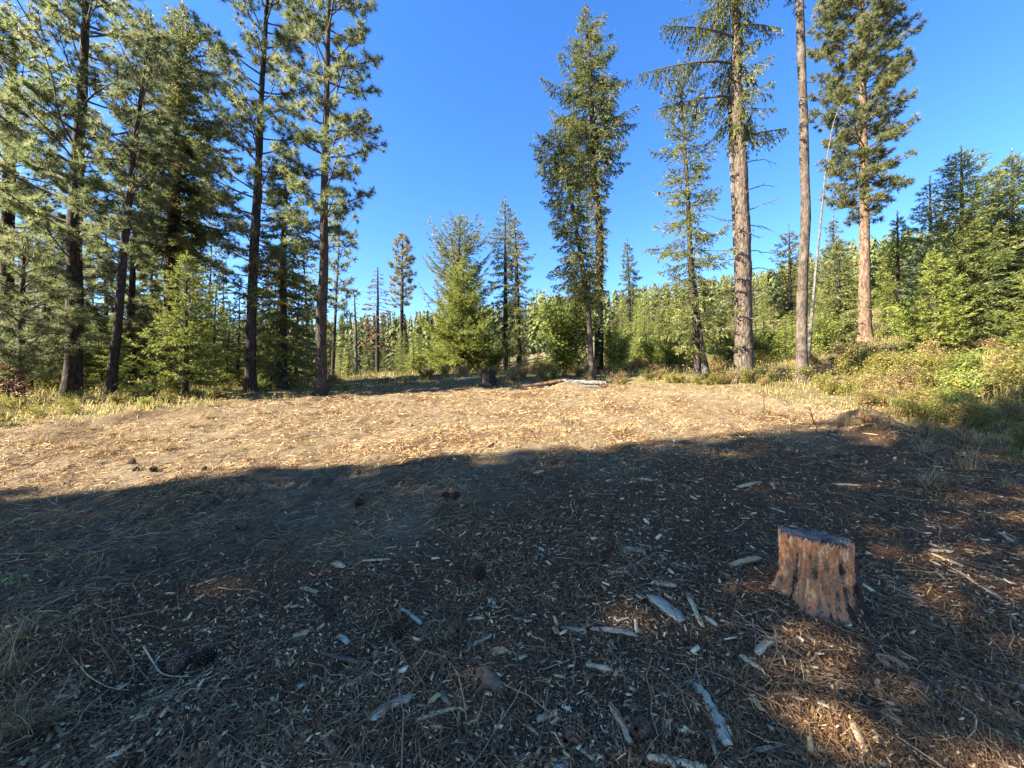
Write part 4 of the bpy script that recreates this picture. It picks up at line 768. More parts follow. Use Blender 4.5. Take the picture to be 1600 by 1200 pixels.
    mb.obj('chip_litter', M['chip_litter'], None, kind='stuff', label='small wood chips and bark crumbs covering the dark mulch', category='litter')
    mb = MB()                                              # fine dead twigs
    x, y = lay(1700, 1.1, 11, 1.01, g, lambda x, y: (edge_dist(x, y) < .3) * 1.0)
    for k in range(len(x)):
        L = g.uniform(.1, .42); ph = g.uniform(0, 6.28); t = np.linspace(-.5, .5, 5); bx, by = x[k] + t * L * math.cos(ph) + g.normal(0, .012, 5), y[k] + t * L * math.sin(ph) + g.normal(0, .012, 5)
        z = gz(bx, by) + .006 + np.abs(g.normal(0, .012)) * (t + .5) * 2; mb.tube(np.stack([bx, by, z], 1), (.0012 + .0022 * g.random()) * (1 + .12 * y[k]) * (1 - .5 * (t + .5)), 4, g.uniform(.2, 1), cap=False)
    mb.obj('twig_litter', M['twig_dry'], None, kind='stuff', label='fine dead twigs strewn over the ground', category='litter')
litter()

# pieces of wood one can pick up
gp = np.random.default_rng(88)
def piece(L, W_, T_, g, kind):
    """a splintered slab / stick along x: five or more uneven sections, broken ends"""
    n_ = 6 if kind == 'chip' else 10; s = np.linspace(-.5, .5, n_); sides = 8 if kind != 'chip' else 4
    th = np.linspace(0, 2 * math.pi, sides, endpoint=False) + (math.pi / 4 if kind == 'chip' else .3)
    ex = 6 if kind == 'chip' else 1.2
    cx = np.sign(np.cos(th)) * np.abs(np.cos(th)) ** (1 / ex); cy = np.sign(np.sin(th)) * np.abs(np.sin(th)) ** (1 / ex)
    wv = np.interp(np.abs(s), [0, .3, .5], [1, 1, .85 if kind == 'chip' else .75]) * g.uniform(.75, 1.15, n_); tv = g.uniform(.75, 1.15, n_) * np.interp(np.abs(s), [0, .4, .5], [1, .95, .6])
    off = np.cumsum(g.normal(0, .06 if kind == 'chip' else .1, n_)) * W_; offz = np.cumsum(g.normal(0, .05, n_)) * T_
    V = np.stack([(s * L)[:, None] + g.normal(0, .035 * L, (n_, sides)) * (np.abs(s) > .3)[:, None], off[:, None] + cx * (W_ / 2 * wv)[:, None] * g.uniform(.85, 1.1, (n_, sides)), offz[:, None] + cy * (T_ / 2 * tv)[:, None] * g.uniform(.85, 1.1, (n_, sides))], -1)
    mb = MB(); i = np.arange(n_ - 1)[:, None] * sides; j = np.arange(sides)[None]; k = (j + 1) % sides
    Fc = np.stack([i + j, i + k, i + sides + k, i + sides + j], -1).reshape(-1, 4); mb.add(V.reshape(-1, 3), Fc, np.clip(np.tile(g.normal(.5, .22, sides), n_ - 1) + g.normal(0, .08, len(Fc)), 0, 1))
    for e, o in ((0, 1), (n_ - 1, 0)):
        c = np.concatenate([V[e], V[e].mean(0)[None] + np.array(((.03 * L) * (1 if e else -1), 0, 0))]); a_, b_ = np.arange(sides), (np.arange(sides) + 1) % sides
        mb.add(c, np.stack([b_, a_, np.full(sides, sides)], 1) if o else np.stack([a_, b_, np.full(sides, sides)], 1), .8)
    return mb
WM = {'pale': 'wood_pale', 'grey': 'wood_grey', 'blue': 'wood_blue', 'brown': 'wood_brown', 'orange': 'wood_orange'}
def lay_piece(name, label, cat, x0, y0, x1, y1, wpx, col, kind, group=None, thick=.55, lift=0.0, tilt=0.0):
    ax, ay = on_ground(x0, y0); bx, by = on_ground(x1, y1); cx, cy = (ax + bx) / 2, (ay + by) / 2; L = max(.03, math.hypot(bx - ax, by - ay)); W_ = wpx / F * cy; T_ = W_ * thick
    za, zb = gz1(ax, ay), gz1(bx, by); zc = gz1(cx, cy); zm = max((za + zb) / 2, zc)
    o = piece(L, W_, T_, gp, kind).obj(name, M[WM[col]], None, label=label, category=cat, group=group)
    o.location = (cx, cy, zm + T_ * .12 + lift); o.rotation_euler = (gp.normal(0, .15), -math.atan2(zb - za, L) - tilt, math.atan2(by - ay, bx - ax)); return o
PIECES = [
 ('wood_slab', 'blue-grey weathered slab with a broken pale tip, between the stump and the picture centre', 'wood chip', 1016, 934, 1064, 976, 19, 'blue', 'chip'),
 ('stick', 'pale splinter lying just beside the blue-grey slab, pointing at the camera', 'stick', 1074, 933, 1098, 987, 8, 'pale', 'chip'),
 ('wood_chip', 'little blue-grey chip at the lower end of the pale splinter beside the slab', 'wood chip', 1104, 970, 1122, 985, 8, 'blue', 'chip'),
 ('wood_chip', 'pale wedge-shaped chip just above the blue-grey slab', 'wood chip', 1028, 915, 1058, 924, 9, 'pale', 'chip'),
 ('wood_chip', 'flat bluish chip farthest up the mulch, above the pale wedge-shaped chip', 'wood chip', 975, 857, 1008, 865, 9, 'blue', 'chip'),
 ('wood_chip', 'small grey flake between the flat bluish chip and the long grey stick', 'wood chip', 954, 899, 982, 902, 6, 'grey', 'chip'),
 ('wood_chip', 'pale torn chip with a ragged point, close beside the stump', 'wood chip', 1142, 887, 1184, 874, 13, 'pale', 'chip'),
 ('stick', 'short brown-grey stub with a pale cut end next to the long grey stick', 'stick', 884, 977, 914, 985, 9, 'grey', 'stick'),
 ('stick', 'long straight grey stick below the blue-grey slab', 'stick', 927, 983, 995, 995, 10, 'grey', 'stick'),
 ('wood_chip', 'upright-looking small pale chip at the end of the long straight grey stick', 'wood chip', 993, 969, 996, 992, 7, 'pale', 'chip'),
 ('wood_chip', 'pale gnawed chip below the long straight grey stick', 'wood chip', 917, 1033, 955, 1045, 11, 'pale', 'chip'),
 ('stick', 'pale blunt stick pointing at the foot of the stump', 'stick', 1158, 1034, 1190, 1055, 11, 'pale', 'stick'),
 ('stick', 'forked-looking pale chip just above the blunt stick before the stump', 'wood chip', 1180, 1036, 1214, 1009, 12, 'pale', 'chip'),
 ('stick', 'tapered pale stick standing alone in the near mulch, broad end away', 'stick', 952, 1090, 979, 1152, 12, 'pale', 'stick'),
 ('branch_piece', 'half-buried bluish weathered branch in the near mulch', 'branch', 1089, 1076, 1143, 1160, 20, 'blue', 'stick'),
 ('stick', 'thin pale splinter beside the half-buried bluish branch', 'stick', 1109, 1140, 1121, 1183, 8, 'pale', 'chip'),
 ('stick', 'thick pale splintered stick at the bottom edge of the photo', 'stick', 1015, 1184, 1103, 1196, 15, 'pale', 'stick'),
 ('stick', 'short pale peg above the thick splintered stick', 'stick', 1037, 1145, 1048, 1122, 8, 'pale', 'stick'),
 ('stick', 'smooth grey stick lying across the near mulch below the stump', 'stick', 1162, 1171, 1252, 1169, 9, 'grey', 'stick'),
 ('stick', 'bluish-white broken stick near the picture centre, pointed end up the slope', 'stick', 625, 950, 659, 972, 9, 'blue', 'stick'),
 ('wood_chip', 'pale orange chip lying in the small sunlit patch', 'wood chip', 456, 997, 488, 983, 12, 'pale', 'chip'),
 ('wood_chip', 'stubby bluish chip just past the sunlit patch with the orange chip', 'wood chip', 528, 995, 544, 1005, 9, 'blue', 'chip'),
 ('stick', 'knobbly barky stick below the sunlit patch', 'stick', 503, 1028, 579, 1037, 9, 'brown', 'stick'),
 ('wood_chip', 'narrow pale chip up the slope from the sunlit patch', 'wood chip', 471, 917, 496, 920, 6, 'pale', 'chip'),
 ('stick', 'thin pale stick lying level on the dark straw above the picture centre', 'stick', 566, 874, 608, 869, 5, 'pale', 'stick'),
 ('wood_chip', 'pale rounded chip beside the thin level stick', 'wood chip', 520, 877, 535, 884, 10, 'pale', 'chip'),
 ('wood_chip', 'straight pale chip between the two near pine cones', 'wood chip', 730, 967, 757, 968, 6, 'pale', 'chip'),
 ('wood_chip', 'squarish tan chip to the side of the two near pine cones', 'wood chip', 768, 1019, 792, 1012, 12, 'pale', 'chip'),
 ('wood_chip', 'slim grey chip touching the squarish tan chip', 'wood chip', 735, 1004, 767, 993, 7, 'grey', 'chip'),
 ('stick', 'dark grey stick propped over a hollow in the near mulch', 'stick', 540, 1078, 583, 1057, 10, 'grey', 'stick'),
 ('branch_piece', 'large grey tapering stake with a brown broken end, the biggest stick in the near mulch', 'branch', 585, 1128, 639, 1087, 19, 'grey', 'stick'),
 ('stick', 'pale stick with a chunky brown end beside the large tapering stake', 'stick', 650, 1131, 710, 1110, 9, 'pale', 'stick'),
 ('stick', 'short bluish stick just above the pale stick with the chunky end', 'stick', 689, 1090, 705, 1109, 8, 'blue', 'stick'),
 ('wood_chip', 'flat pale flake past the pale stick with the chunky end', 'wood chip', 725, 1129, 746, 1125, 6, 'pale', 'chip'),
 ('stick', 'slanting pale sliver near the bottom between cone and stake', 'stick', 816, 1129, 842, 1146, 7, 'pale', 'chip'),
 ('stick', 'gnarly tan stick next to the nearest pine cone', 'stick', 840, 1124, 870, 1110, 11, 'pale', 'stick'),
 ('bark_piece', 'curled pale brown bark strip near the bottom edge', 'bark', 507, 1164, 522, 1187, 10, 'orange', 'chip'),
 ('stick', 'dark barky stick propped up on the shavings below the stump', 'stick', 1421, 1095, 1492, 1066, 13, 'brown', 'stick'),
 ('stick', 'dark bark-covered branch lying behind the propped dark stick', 'stick', 1404, 1045, 1458, 1073, 10, 'brown', 'stick'),
 ('wood_chip', 'white chip sticking out under the propped dark stick', 'wood chip', 1467, 1085, 1470, 1108, 5, 'blue', 'chip'),
 ('stick', 'grey stick running away from the far foot of the stump', 'stick', 1390, 916, 1444, 938, 6, 'grey', 'stick'),
 ('stick', 'long pale pole-like stick, longest beyond the stump', 'stick', 1496, 899, 1568, 946, 7, 'pale', 'stick'),
 ('wood_chip', 'yellowish chip past the long pale stick', 'wood chip', 1546, 910, 1589, 920, 7, 'pale', 'chip'),
 ('stick', 'orange sliver running out of the picture past the propped stick', 'stick', 1534, 1066, 1602, 1106, 7, 'orange', 'chip'),
 ('wood_chip', 'white tapered splinter, largest pale piece at the bottom below the stump', 'wood chip', 1331, 1133, 1352, 1184, 12, 'pale', 'chip'),
 ('stick', 'dark straight stick in the shavings between stump and white splinter', 'stick', 1274, 1061, 1326, 1088, 7, 'brown', 'stick'),
 ('bark_piece', 'pale flat bark flake above the stump, beside the brown patch', 'bark', 1153, 763, 1189, 758, 9, 'pale', 'chip'),
 ('bark_piece', 'long pale chip lying level beyond the stump', 'wood chip', 1302, 755, 1346, 757, 6, 'pale', 'chip'),
 ('wood_chip', 'pale chip at the dark edge up the slope from the stump', 'wood chip', 1000, 750, 1018, 755, 7, 'pale', 'chip'),
 ('wood_chip', 'upper of the two pale chips side by side to the far side of the stump', 'wood chip', 1453, 851, 1474, 860, 6, 'pale', 'chip'),
 ('wood_chip', 'lower, larger of the two pale chips side by side beyond the stump', 'wood chip', 1452, 861, 1488, 866, 8, 'pale', 'chip'),
 ('stick', 'tan splinter below the two pale chips side by side', 'stick', 1456, 871, 1504, 894, 6, 'pale', 'chip'),
 ('stick', 'dark grey stick on the mulch up the slope from the stump', 'stick', 1393, 819, 1447, 834, 5, 'grey', 'stick'),
 ('wood_chip', 'pale chip on the bare soil in front of the debris mound', 'wood chip', 1348, 685, 1372, 688, 4, 'pale', 'chip'),
 ('wood_chip', 'pale chip standing at the grass edge above the debris mound', 'wood chip', 1318, 646, 1336, 651, 5, 'pale', 'chip'),
 ('stick', 'pale chip pair-like splinter at the photo edge on the dark mulch', 'stick', 1561, 827, 1582, 843, 6, 'pale', 'chip'),
 ('stick', 'dark stick lying in the sunny field near the shade line', 'stick', 744, 709, 776, 693, 4, 'brown', 'stick'),
 ('bark_piece', 'pale bark flake at the shade line in the field', 'bark', 834, 738, 849, 735, 6, 'pale', 'chip'),
 ('bark_piece', 'pinkish bark flake on the dark straw by itself in the corner shade', 'bark', 90, 922, 101, 906, 7, 'orange', 'chip'),
 ('stick', 'pale stick partly in the grass by the shaded tussocks', 'stick', 1205, 792, 1226, 800, 5, 'pale', 'stick'),
]
for (nm, lb, ct, x0, y0, x1, y1, w, col, kd) in PIECES: lay_piece(nm, lb, ct, x0, y0, x1, y1, w, col, kd)
# rotten chunk with ridges
lay_piece('wood_chunk', 'thick rotten wood chunk with pale ridges in the near mulch', 'wood chunk', 747, 1046, 780, 1082, 21, 'brown', 'chip', thick=.6)
cxy = on_ground(770, 1056)
# bent pale twigs in the corner
def bent(name, label, pts, r, mat):
    P = [];
    for a, b_ in pts:
        x, y = on_ground(a, b_); P.append((x, y, gz1(x, y) + .012))
    P = np.array(P); t = np.linspace(0, 1, 24); s = np.linspace(0, 1, len(P)); Q = np.stack([np.interp(t, s, P[:, c]) for c in range(3)], 1); k = np.ones(5) / 5
    for c in range(3): Q[:, c] = np.convolve(np.pad(Q[:, c], 2, 'edge'), k, 'valid')
    c0 = Q.mean(0); mb = MB(); mb.tube(Q - c0, r * (1 - .55 * t), 6, .6); o = mb.obj(name, M[mat], None, label=label, category='twig'); o.location = c0; return o
bent('twig', 'pale bent twig lying in the shade above the sunlit hollow', [(222, 1009), (250, 1030), (268, 1038), (300, 1047)], .0045, 'wood_pale')
bent('twig', 'thin pale twig running along the edge of the sunlit hollow', [(112, 1047), (140, 1058), (170, 1060), (205, 1058)], .003, 'wood_pale')
bent('twig', 'straight thin dry stem sticking out by the sunlit hollow', [(78, 1110), (95, 1085), (110, 1062)], .003, 'wood_pale')
bent('twig', 'wiry pale root-like twig at the corner below the stump', [(1490, 1114), (1508, 1130), (1526, 1142), (1526, 1162), (1508, 1174)], .004, 'wood_pale')
bent('twig', 'long thin twig arching over the shavings past the propped stick', [(1530, 984), (1560, 1010), (1585, 1060), (1600, 1095)], .003, 'wood_grey')
# curled ring of bark
def ring():
    x, y = on_ground(1393, 1055); t = np.linspace(0, 2 * math.pi * .93, 30); mb = MB(); a, b_ = .05, .026
    for r_, w in ((1.0, .008), (.62, .006)):
        P = np.stack([a * r_ * np.cos(t), b_ * r_ * np.sin(t), .015 + .006 * np.sin(t * 2)], 1); mb.tube(P, w * (1 + .2 * np.sin(5 * t)), 6, .5)
    o = mb.obj('bark_curl', M['wood_orange'], None, label='reddish ring of curled bark beside the dark sticks below the stump', category='bark'); o.location = (x, y, gz1(x, y)); o.rotation_euler = (.5, .2, -.8)
ring()
# many more chips that nothing tells apart
chips = []
for k in range(8):
    o = piece(.055 if k < 5 else .09, .016, .008, gp, 'chip' if k < 5 else 'stick').mesh('wood_chip', M[['wood_pale', 'wood_pale', 'wood_grey', 'wood_pale', 'wood_blue', 'wood_pale', 'wood_grey', 'wood_brown'][k]]); chips.append(o)
lb_ = ['small pale wood chip scattered on the dark mulch', 'small pale wood chip scattered on the dark mulch', 'small grey wood chip scattered on the dark mulch', 'small pale wood chip scattered on the dark mulch', 'small bluish wood chip scattered on the dark mulch', 'short pale stick strewn on the dark mulch', 'short grey stick strewn on the dark mulch', 'short brown stick strewn on the dark mulch']
X, Y = lay(1500, 1.2, 7.5, 1.15, gp, lambda x, y: (edge_dist(x, y) < 0) * mulch(x, y) ** 1.5); X, Y = X[:240], Y[:240]
for k in range(len(X)):
    i_ = int(gp.integers(8)); o = link('wood_chip' if i_ < 5 else 'stick', chips[i_], None, (X[k], Y[k], gz1(X[k], Y[k]) + .002), label=lb_[i_], category='wood chip' if i_ < 5 else 'stick', group=lb_[i_].replace('chip scattered', 'chips scattered').replace('stick strewn', 'sticks strewn'))
    o.rotation_euler = (gp.normal(0, .3), gp.normal(0, .2), gp.uniform(0, 6.28)); q_ = gp.uniform(.5, 1.25); o.scale = (q_, q_ * gp.uniform(.7, 1.4), q_)

# pine cones
def cone_mesh():
    g = np.random.default_rng(9); mb = MB(); t = np.linspace(-.5, .5, 9); mb.tube(np.stack([t * .07, 0 * t, 0 * t], 1), .016 * np.sqrt(np.maximum(.02, 1 - (1.9 * t) ** 2)), 7, .1)
    for k in range(84):
        f = (k + .5) / 84; u = f - .5; ph = k * 2.4; R = .036 * math.sqrt(max(.06, 1 - (1.7 * (u + .08)) ** 2)); o = np.array((0, math.cos(ph), math.sin(ph))); q = np.array((0, -o[2], o[1])); ax = np.array((1.0, 0, 0))
        b_ = ax * u * .075 + o * .010; e = ax * (u * .075 + .012) + o * R; w = .0085
        V = [b_ - q * w * .5, b_ + q * w * .5, e + q * w, e - q * w, e + ax * .006 + o * .002]; mb.add(V, [[0, 1, 2, 3]], g.uniform(.2, .6)); mb.add(V, [[3, 2, 4]], g.uniform(.6, 1)); 
    return mb.mesh('pine_cone', M['cone'])
M['cone'] = plain_var('cone_scales', [(0, (0.022, 0.013, 0.008)), (0.5, (0.083, 0.046, 0.025)), (1, (0.220, 0.135, 0.077))])
cm = cone_mesh()
CONES = [(712, 993, 'dark open pine cone between the straight pale chip and the slim grey chip'), (622, 991, 'dark pine cone just below the bluish-white broken stick'), (750, 903, 'dark pine cone in the reddish patch above the picture bottom'), (893, 1150, 'nearest pine cone, next to the gnarly tan stick'),
         (281, 1027, 'pine cone at the end of the pale bent twig, the darker of two'), (322, 1020, 'pine cone with pale scale tips beside the darker cone near the bent twig'), (949, 876, 'pine cone just above the small grey flake'), (697, 780, 'upper cone of a pair in the half shade by a sunlit strip'), (714, 779, 'second cone of the pair in the half shade by a sunlit strip'),
         (207, 726, 'largest dark cone in the sunny straw near the corner field'), (213, 738, 'cone below the largest dark cone in the sunny straw'), (241, 739, 'cone lying apart from the largest dark cone in the sunny straw'), (319, 742, 'cone at the shade line between straw and dark ground'), (865, 727, 'cone at the shade line beyond the pale bark flake'), (887, 730, 'second cone along the shade line beyond the pale bark flake'),
         (875, 752, 'cone on the dark ground just below the shade line'), (1330, 713, 'cone on the bare soil beyond the stump, first of two'), (1310, 714, 'cone on the bare soil beyond the stump, second of two'), (372, 832, 'cone on the dark straw below the wheel ridges'), (560, 792, 'cone in the dark dip left of the half-shaded pair'), (1000, 1140, 'cone half hidden beside the short pale peg')]
for px, py, lb in CONES:
    x, y = on_ground(px, py); o = link('pine_cone', cm, None, (x, y, gz1(x, y) + .025), label=lb, category='pine cone', group='pine cones on the ground'); q_ = gp.uniform(.9, 1.25) * (1 if y < 4 else .85); o.scale = (q_,) * 3; o.rotation_euler = (gp.uniform(0, 6), gp.normal(0, .35), gp.uniform(0, 6.28))

# ------------------------------------------------------------------ the near stump
def wood_stump(px, py, dia_px, h_px, seed):
    x, y = on_ground(px, py); z = gz1(x, y) - .03; sc = y / F; R = dia_px / 2 * sc * .93; H = h_px * sc
    root = thing('tree_stump', 'sawn rotten orange stump with a smooth grey top, standing in the near mulch', 'tree stump', (x, y, z))
    nt, nz2 = 200, 80; th = np.linspace(0, 2 * math.pi, nt, endpoint=False); zz = np.linspace(0, 1, nz2); TH, Z = np.meshgrid(th, zz); c, s = np.cos(TH), np.sin(TH)
    tilt = H * (1 + .045 * (-c) - .03 * s)               # the cut slopes away and down towards +x
    Zw = Z * tilt
    crack = sstep(.22, .04, np.abs(vnoise(c * 3.2 + .5 * Z, s * 3.2, Z * 1.3, sc=.5, seed=31))) * sstep(-.1, .4, vnoise(c * 3, s * 3, Z * 2.5, sc=.5, seed=32))
    r = R * (.96 + .42 * np.exp(-Z / .14) + .16 * np.exp(-Z / .5)) * (1 + .05 * np.sin(TH * 3 + 1) + .10 * np.exp(-Z / .25) * np.sin(5 * TH + .6))
    fib = vnoise(c * 7, s * 7, Z * 2.2, sc=.5, seed=seed); fib2 = .6 * vnoise(c * 20, s * 20, Z * 11, sc=.5, seed=seed + 1) + .6 * vnoise(c * 34, s * 34, Z * 26, sc=.5, seed=seed + 2)
    band_ = sstep(.60, .84, Z + .16 * vnoise(c * 3, s * 3, sc=.5, seed=8) + .1 * vnoise(c * 11, s * 11, sc=.5, seed=18))
    r = r + R * (.05 * fib + .06 * fib2) * (1 - .45 * band_) + R * (.05 * band_ - .03) - R * .02 * crack
    r = r - R * .10 * np.exp(-((Z - .45) / .2) ** 2) * sstep(.2, .7, vnoise(c * 2, s * 2, Z * .8, sc=.6, seed=5))
    r = r + R * .12 * np.exp(-((TH - math.pi * 1.02) / .35) ** 2) * sstep(.78, .93, Z)      # torn lip on the sun side
    rag = (.014 * vnoise(c * 6, s * 6, sc=.6, seed=3) + .016 * vnoise(c * 25, s * 25, sc=.6, seed=4)) * sstep(.8, 1, Z)
    V = np.stack([r * c, r * s, Zw + rag], -1); i = np.arange(nz2 - 1)[:, None] * nt; j = np.arange(nt)[None]; k = (j + 1) % nt
    Fq = np.stack([i + j, i + k, i + nt + k, i + nt + j], -1).reshape(-1, 4)
    grey = sstep(.1, .5, vnoise(c * 3, s * 3, Z * 1.0, sc=.6, seed=12)) * (1 - band_)
    base_dark = sstep(.44, .26, Z + .10 * fib + .08 * vnoise(c * 3, s * 3, sc=.5, seed=14) + .32 * sstep(.35, -.1, c + .1 * fib2))  # darker towards the base, higher up on the +x side
    var = np.clip(.56 + .2 * fib + .22 * fib2 + .34 * vnoise(c * 5, s * 5, Z * 5, sc=.6, seed=15) + .2 * vnoise(c * 15, s * 15, Z * 20, sc=.6, seed=16) + .14 * band_ - .34 * grey - .6 * base_dark - .12 * sstep(.3, 0, Z) - .08 * crack, 0, 1)[:-1].reshape(-1)
    mb = MB(); mb.add(V.reshape(-1, 3), Fq, var); mb.obj('wood', M['stump'], root)
    # cut face, a little inside the torn rim
    rg = np.linspace(0, 1, 60); tp = V[-1]; cc = tp.mean(0); G = cc + (tp - cc)[None] * rg[:, None, None] * .985; G[:, :, 2] += .010 * vnoise(G[:, :, 0], G[:, :, 1], sc=.06, seed=6) + .006 * vnoise(G[:, :, 0], G[:, :, 1], sc=.02, seed=7) + .003 - .006 * (rg[:, None] > .95)
    mb = MB(); i = np.arange(59)[:, None] * nt; mb.add(G.reshape(-1, 3), np.stack([i + j, i + nt + j, i + nt + k, i + k], -1).reshape(-1, 4), np.clip(.5 + .3 * vnoise(G[:-1, :, 0], G[:-1, :, 1], sc=.05, seed=9) + .18 * np.sin(rg[:-1, None] * 60 + 3 * vnoise(G[:-1, :, 0], G[:-1, :, 1], sc=.09, seed=10)) - .9 * sstep(.12, .02, np.abs(vnoise(np.cos(th)[None] * 3 + 0 * rg[:-1, None], np.sin(th)[None] * 3 + rg[:-1, None] * .4, sc=.6, seed=11))) * sstep(.25, .6, rg[:-1, None]), 0, 1).reshape(-1)); mb.obj('cut_face', M['stump_top'], root)
    # bark slabs left on the far side
    gb_ = np.random.default_rng(4)
    for (a0, a1, z0, z1) in [(-.62, -.22, .0, .80), (-.2, .25, .0, .93), (.27, .8, .05, .9), (.85, 1.4, .0, .8), (1.45, 2.1, .1, .85), (-.9, -.66, .0, .45)]:
        A_, B_ = np.meshgrid(np.linspace(a0, a1, 10), np.linspace(z0, z1, 18)); ed = np.minimum(1, 6 * np.minimum((A_ - a0) / (a1 - a0), (a1 - A_) / (a1 - a0))); 
        A2 = A_ + .05 * vnoise(B_ * 6, A_ * 0 + a0 * 9, sc=.5) ; ri = np.interp(B_.ravel(), zz, np.ones(nz2)).reshape(B_.shape); it = (np.round((A2 % (2 * math.pi)) / (2 * math.pi) * nt).astype(int)) % nt; iz = np.clip(np.round(B_ * (nz2 - 1)).astype(int), 0, nz2 - 1)
        Bv = V[iz, it]; nrm = np.stack([np.cos(A2), np.sin(A2), 0 * A2], -1); thk = R * (.03 + .09 * ed + .05 * vnoise(A2 * 9, B_ * 9, sc=.6, seed=2)); ou = Bv + nrm * thk[..., None]; inn = Bv - nrm * R * .02
        mb = MB(); nn, mm = A_.shape; q = lambda a, b_: a * mm + b_; ii, jj = np.meshgrid(np.arange(nn - 1), np.arange(mm - 1), indexing='ij'); Fo = np.stack([q(ii, jj), q(ii, jj + 1), q(ii + 1, jj + 1), q(ii + 1, jj)], -1).reshape(-1, 4); mb.add(ou.reshape(-1, 3), Fo, .5)
        bd = [(0, b_) for b_ in range(mm)] + [(a, mm - 1) for a in range(1, nn)] + [(nn - 1, b_) for b_ in range(mm - 2, -1, -1)] + [(a, 0) for a in range(nn - 2, 0, -1)]
        O = np.array([ou[a] for a in bd]); I_ = np.array([inn[a] for a in bd]); nb = len(bd); mb.add(np.concatenate([O, I_]), [[a, (a + 1) % nb + 0, nb + (a + 1) % nb, nb + a] for a in range(nb)], .3)
        mb.obj('bark', M['bark_dark'], root, smooth=False)
    # hanging fibres and torn splinters
    for kk in range(14):
        a = gb_.uniform(-2.6, -.5); iz = int(gb_.integers(8, 44)); it = int((a % 6.283) / 6.283 * nt) % nt; b0 = V[iz, it]; nrm = np.array((math.cos(a), math.sin(a), 0)); ln = gb_.uniform(.04, .12)
        P = np.stack([b0 + nrm * .003, b0 + nrm * .012 + np.array((gb_.normal(0, .004), 0, -ln * .5)), b0 + nrm * .016 + np.array((gb_.normal(0, .008), 0, -ln))]); P[:, 2] = np.maximum(P[:, 2], .03); mb = MB(); mb.tube(P, [.006, .005, .001], 4, gb_.uniform(.2, .7)); mb.obj('splinter', M['stump'], root)
    return root
M['stump'] = plain_var('rotten_stump_wood', [(0, (0.025, 0.014, 0.009)), (0.2, (0.105, 0.061, 0.036)), (0.36, (0.260, 0.159, 0.091)), (0.52, (0.382, 0.151, 0.062)), (0.78, (0.573, 0.230, 0.089)), (1, (0.720, 0.446, 0.222))])
sn, _l = M['stump'].node_tree.nodes, M['stump'].node_tree.links
_tc = sn.new('ShaderNodeTexCoord'); _mp = sn.new('ShaderNodeMapping'); _mp.inputs['Scale'].default_value = (1, 1, .12); _nz = sn.new('ShaderNodeTexNoise'); _nz.inputs['Scale'].default_value = 130; _nz.inputs['Detail'].default_value = 5; _bp = sn.new('ShaderNodeBump'); _bp.inputs['Strength'].default_value = .8; _bp.inputs['Distance'].default_value = .008
_l.new(_tc.outputs['Object'], _mp.inputs[0]); _l.new(_mp.outputs[0], _nz.inputs['Vector']); _l.new(_nz.outputs[0], _bp.inputs['Height'])
_b = [q for q in sn if q.type == 'BSDF_PRINCIPLED'][0]; _l.new(_bp.outputs[0], _b.inputs['Normal'])
M['stump_top'] = wood_mat('sawn_grey_top', [(0, (0.06, 0.042, 0.028)), (1, (0.4, 0.31, 0.22))], grain=12)
wood_stump(1277, 950, 98, 104, 5)

# ------------------------------------------------------------------ burnt stump and logs at the far edge of the field
def burnt(px, py, w_px, h_px, d, label):
    x = (px - 800) / F * d; z = gz1(x, d) - .05; sc = d / F; R = w_px / 2 * sc; H = h_px * sc; nt, nz2 = 40, 18
    TH, Z = np.meshgrid(np.linspace(0, 2 * math.pi, nt, endpoint=False), np.linspace(0, 1, nz2)); r = R * (1 + .5 * np.exp(-Z / .2)) * (1 + .12 * vnoise(np.cos(TH) * 3, np.sin(TH) * 3, Z * 1.5, sc=.6, seed=3)); top = 1 + .1 * vnoise(np.cos(TH) * 2, np.sin(TH) * 2, sc=.6, seed=9)
    V = np.stack([r * np.cos(TH), r * np.sin(TH), Z * H * top], -1); mb = MB(); i = np.arange(nz2 - 1)[:, None] * nt; j = np.arange(nt)[None]; k = (j + 1) % nt
    root = thing('tree_stump', label, 'tree stump', (x, d, z)); mb.add(V.reshape(-1, 3), np.stack([i + j, i + k, i + nt + k, i + nt + j], -1).reshape(-1, 4)); mb.obj('wood', M['burnt'], root)
    mb = MB(); c = V[-1].mean(0) - np.array((0, 0, .06)); mb.add(np.concatenate([V[-1], c[None]]), np.stack([np.arange(nt), (np.arange(nt) + 1) % nt, np.full(nt, nt)], 1)); mb.obj('top', M['burnt'], root)
M['burnt'] = bark_mat('charred_wood', (0.01, 0.009, 0.009), (0.025, 0.022, 0.02), (0.06, 0.055, 0.05))
burnt(763, 600, 22, 26, 13.8, 'dark burnt stump at the far edge of the field below the broad bright fir')
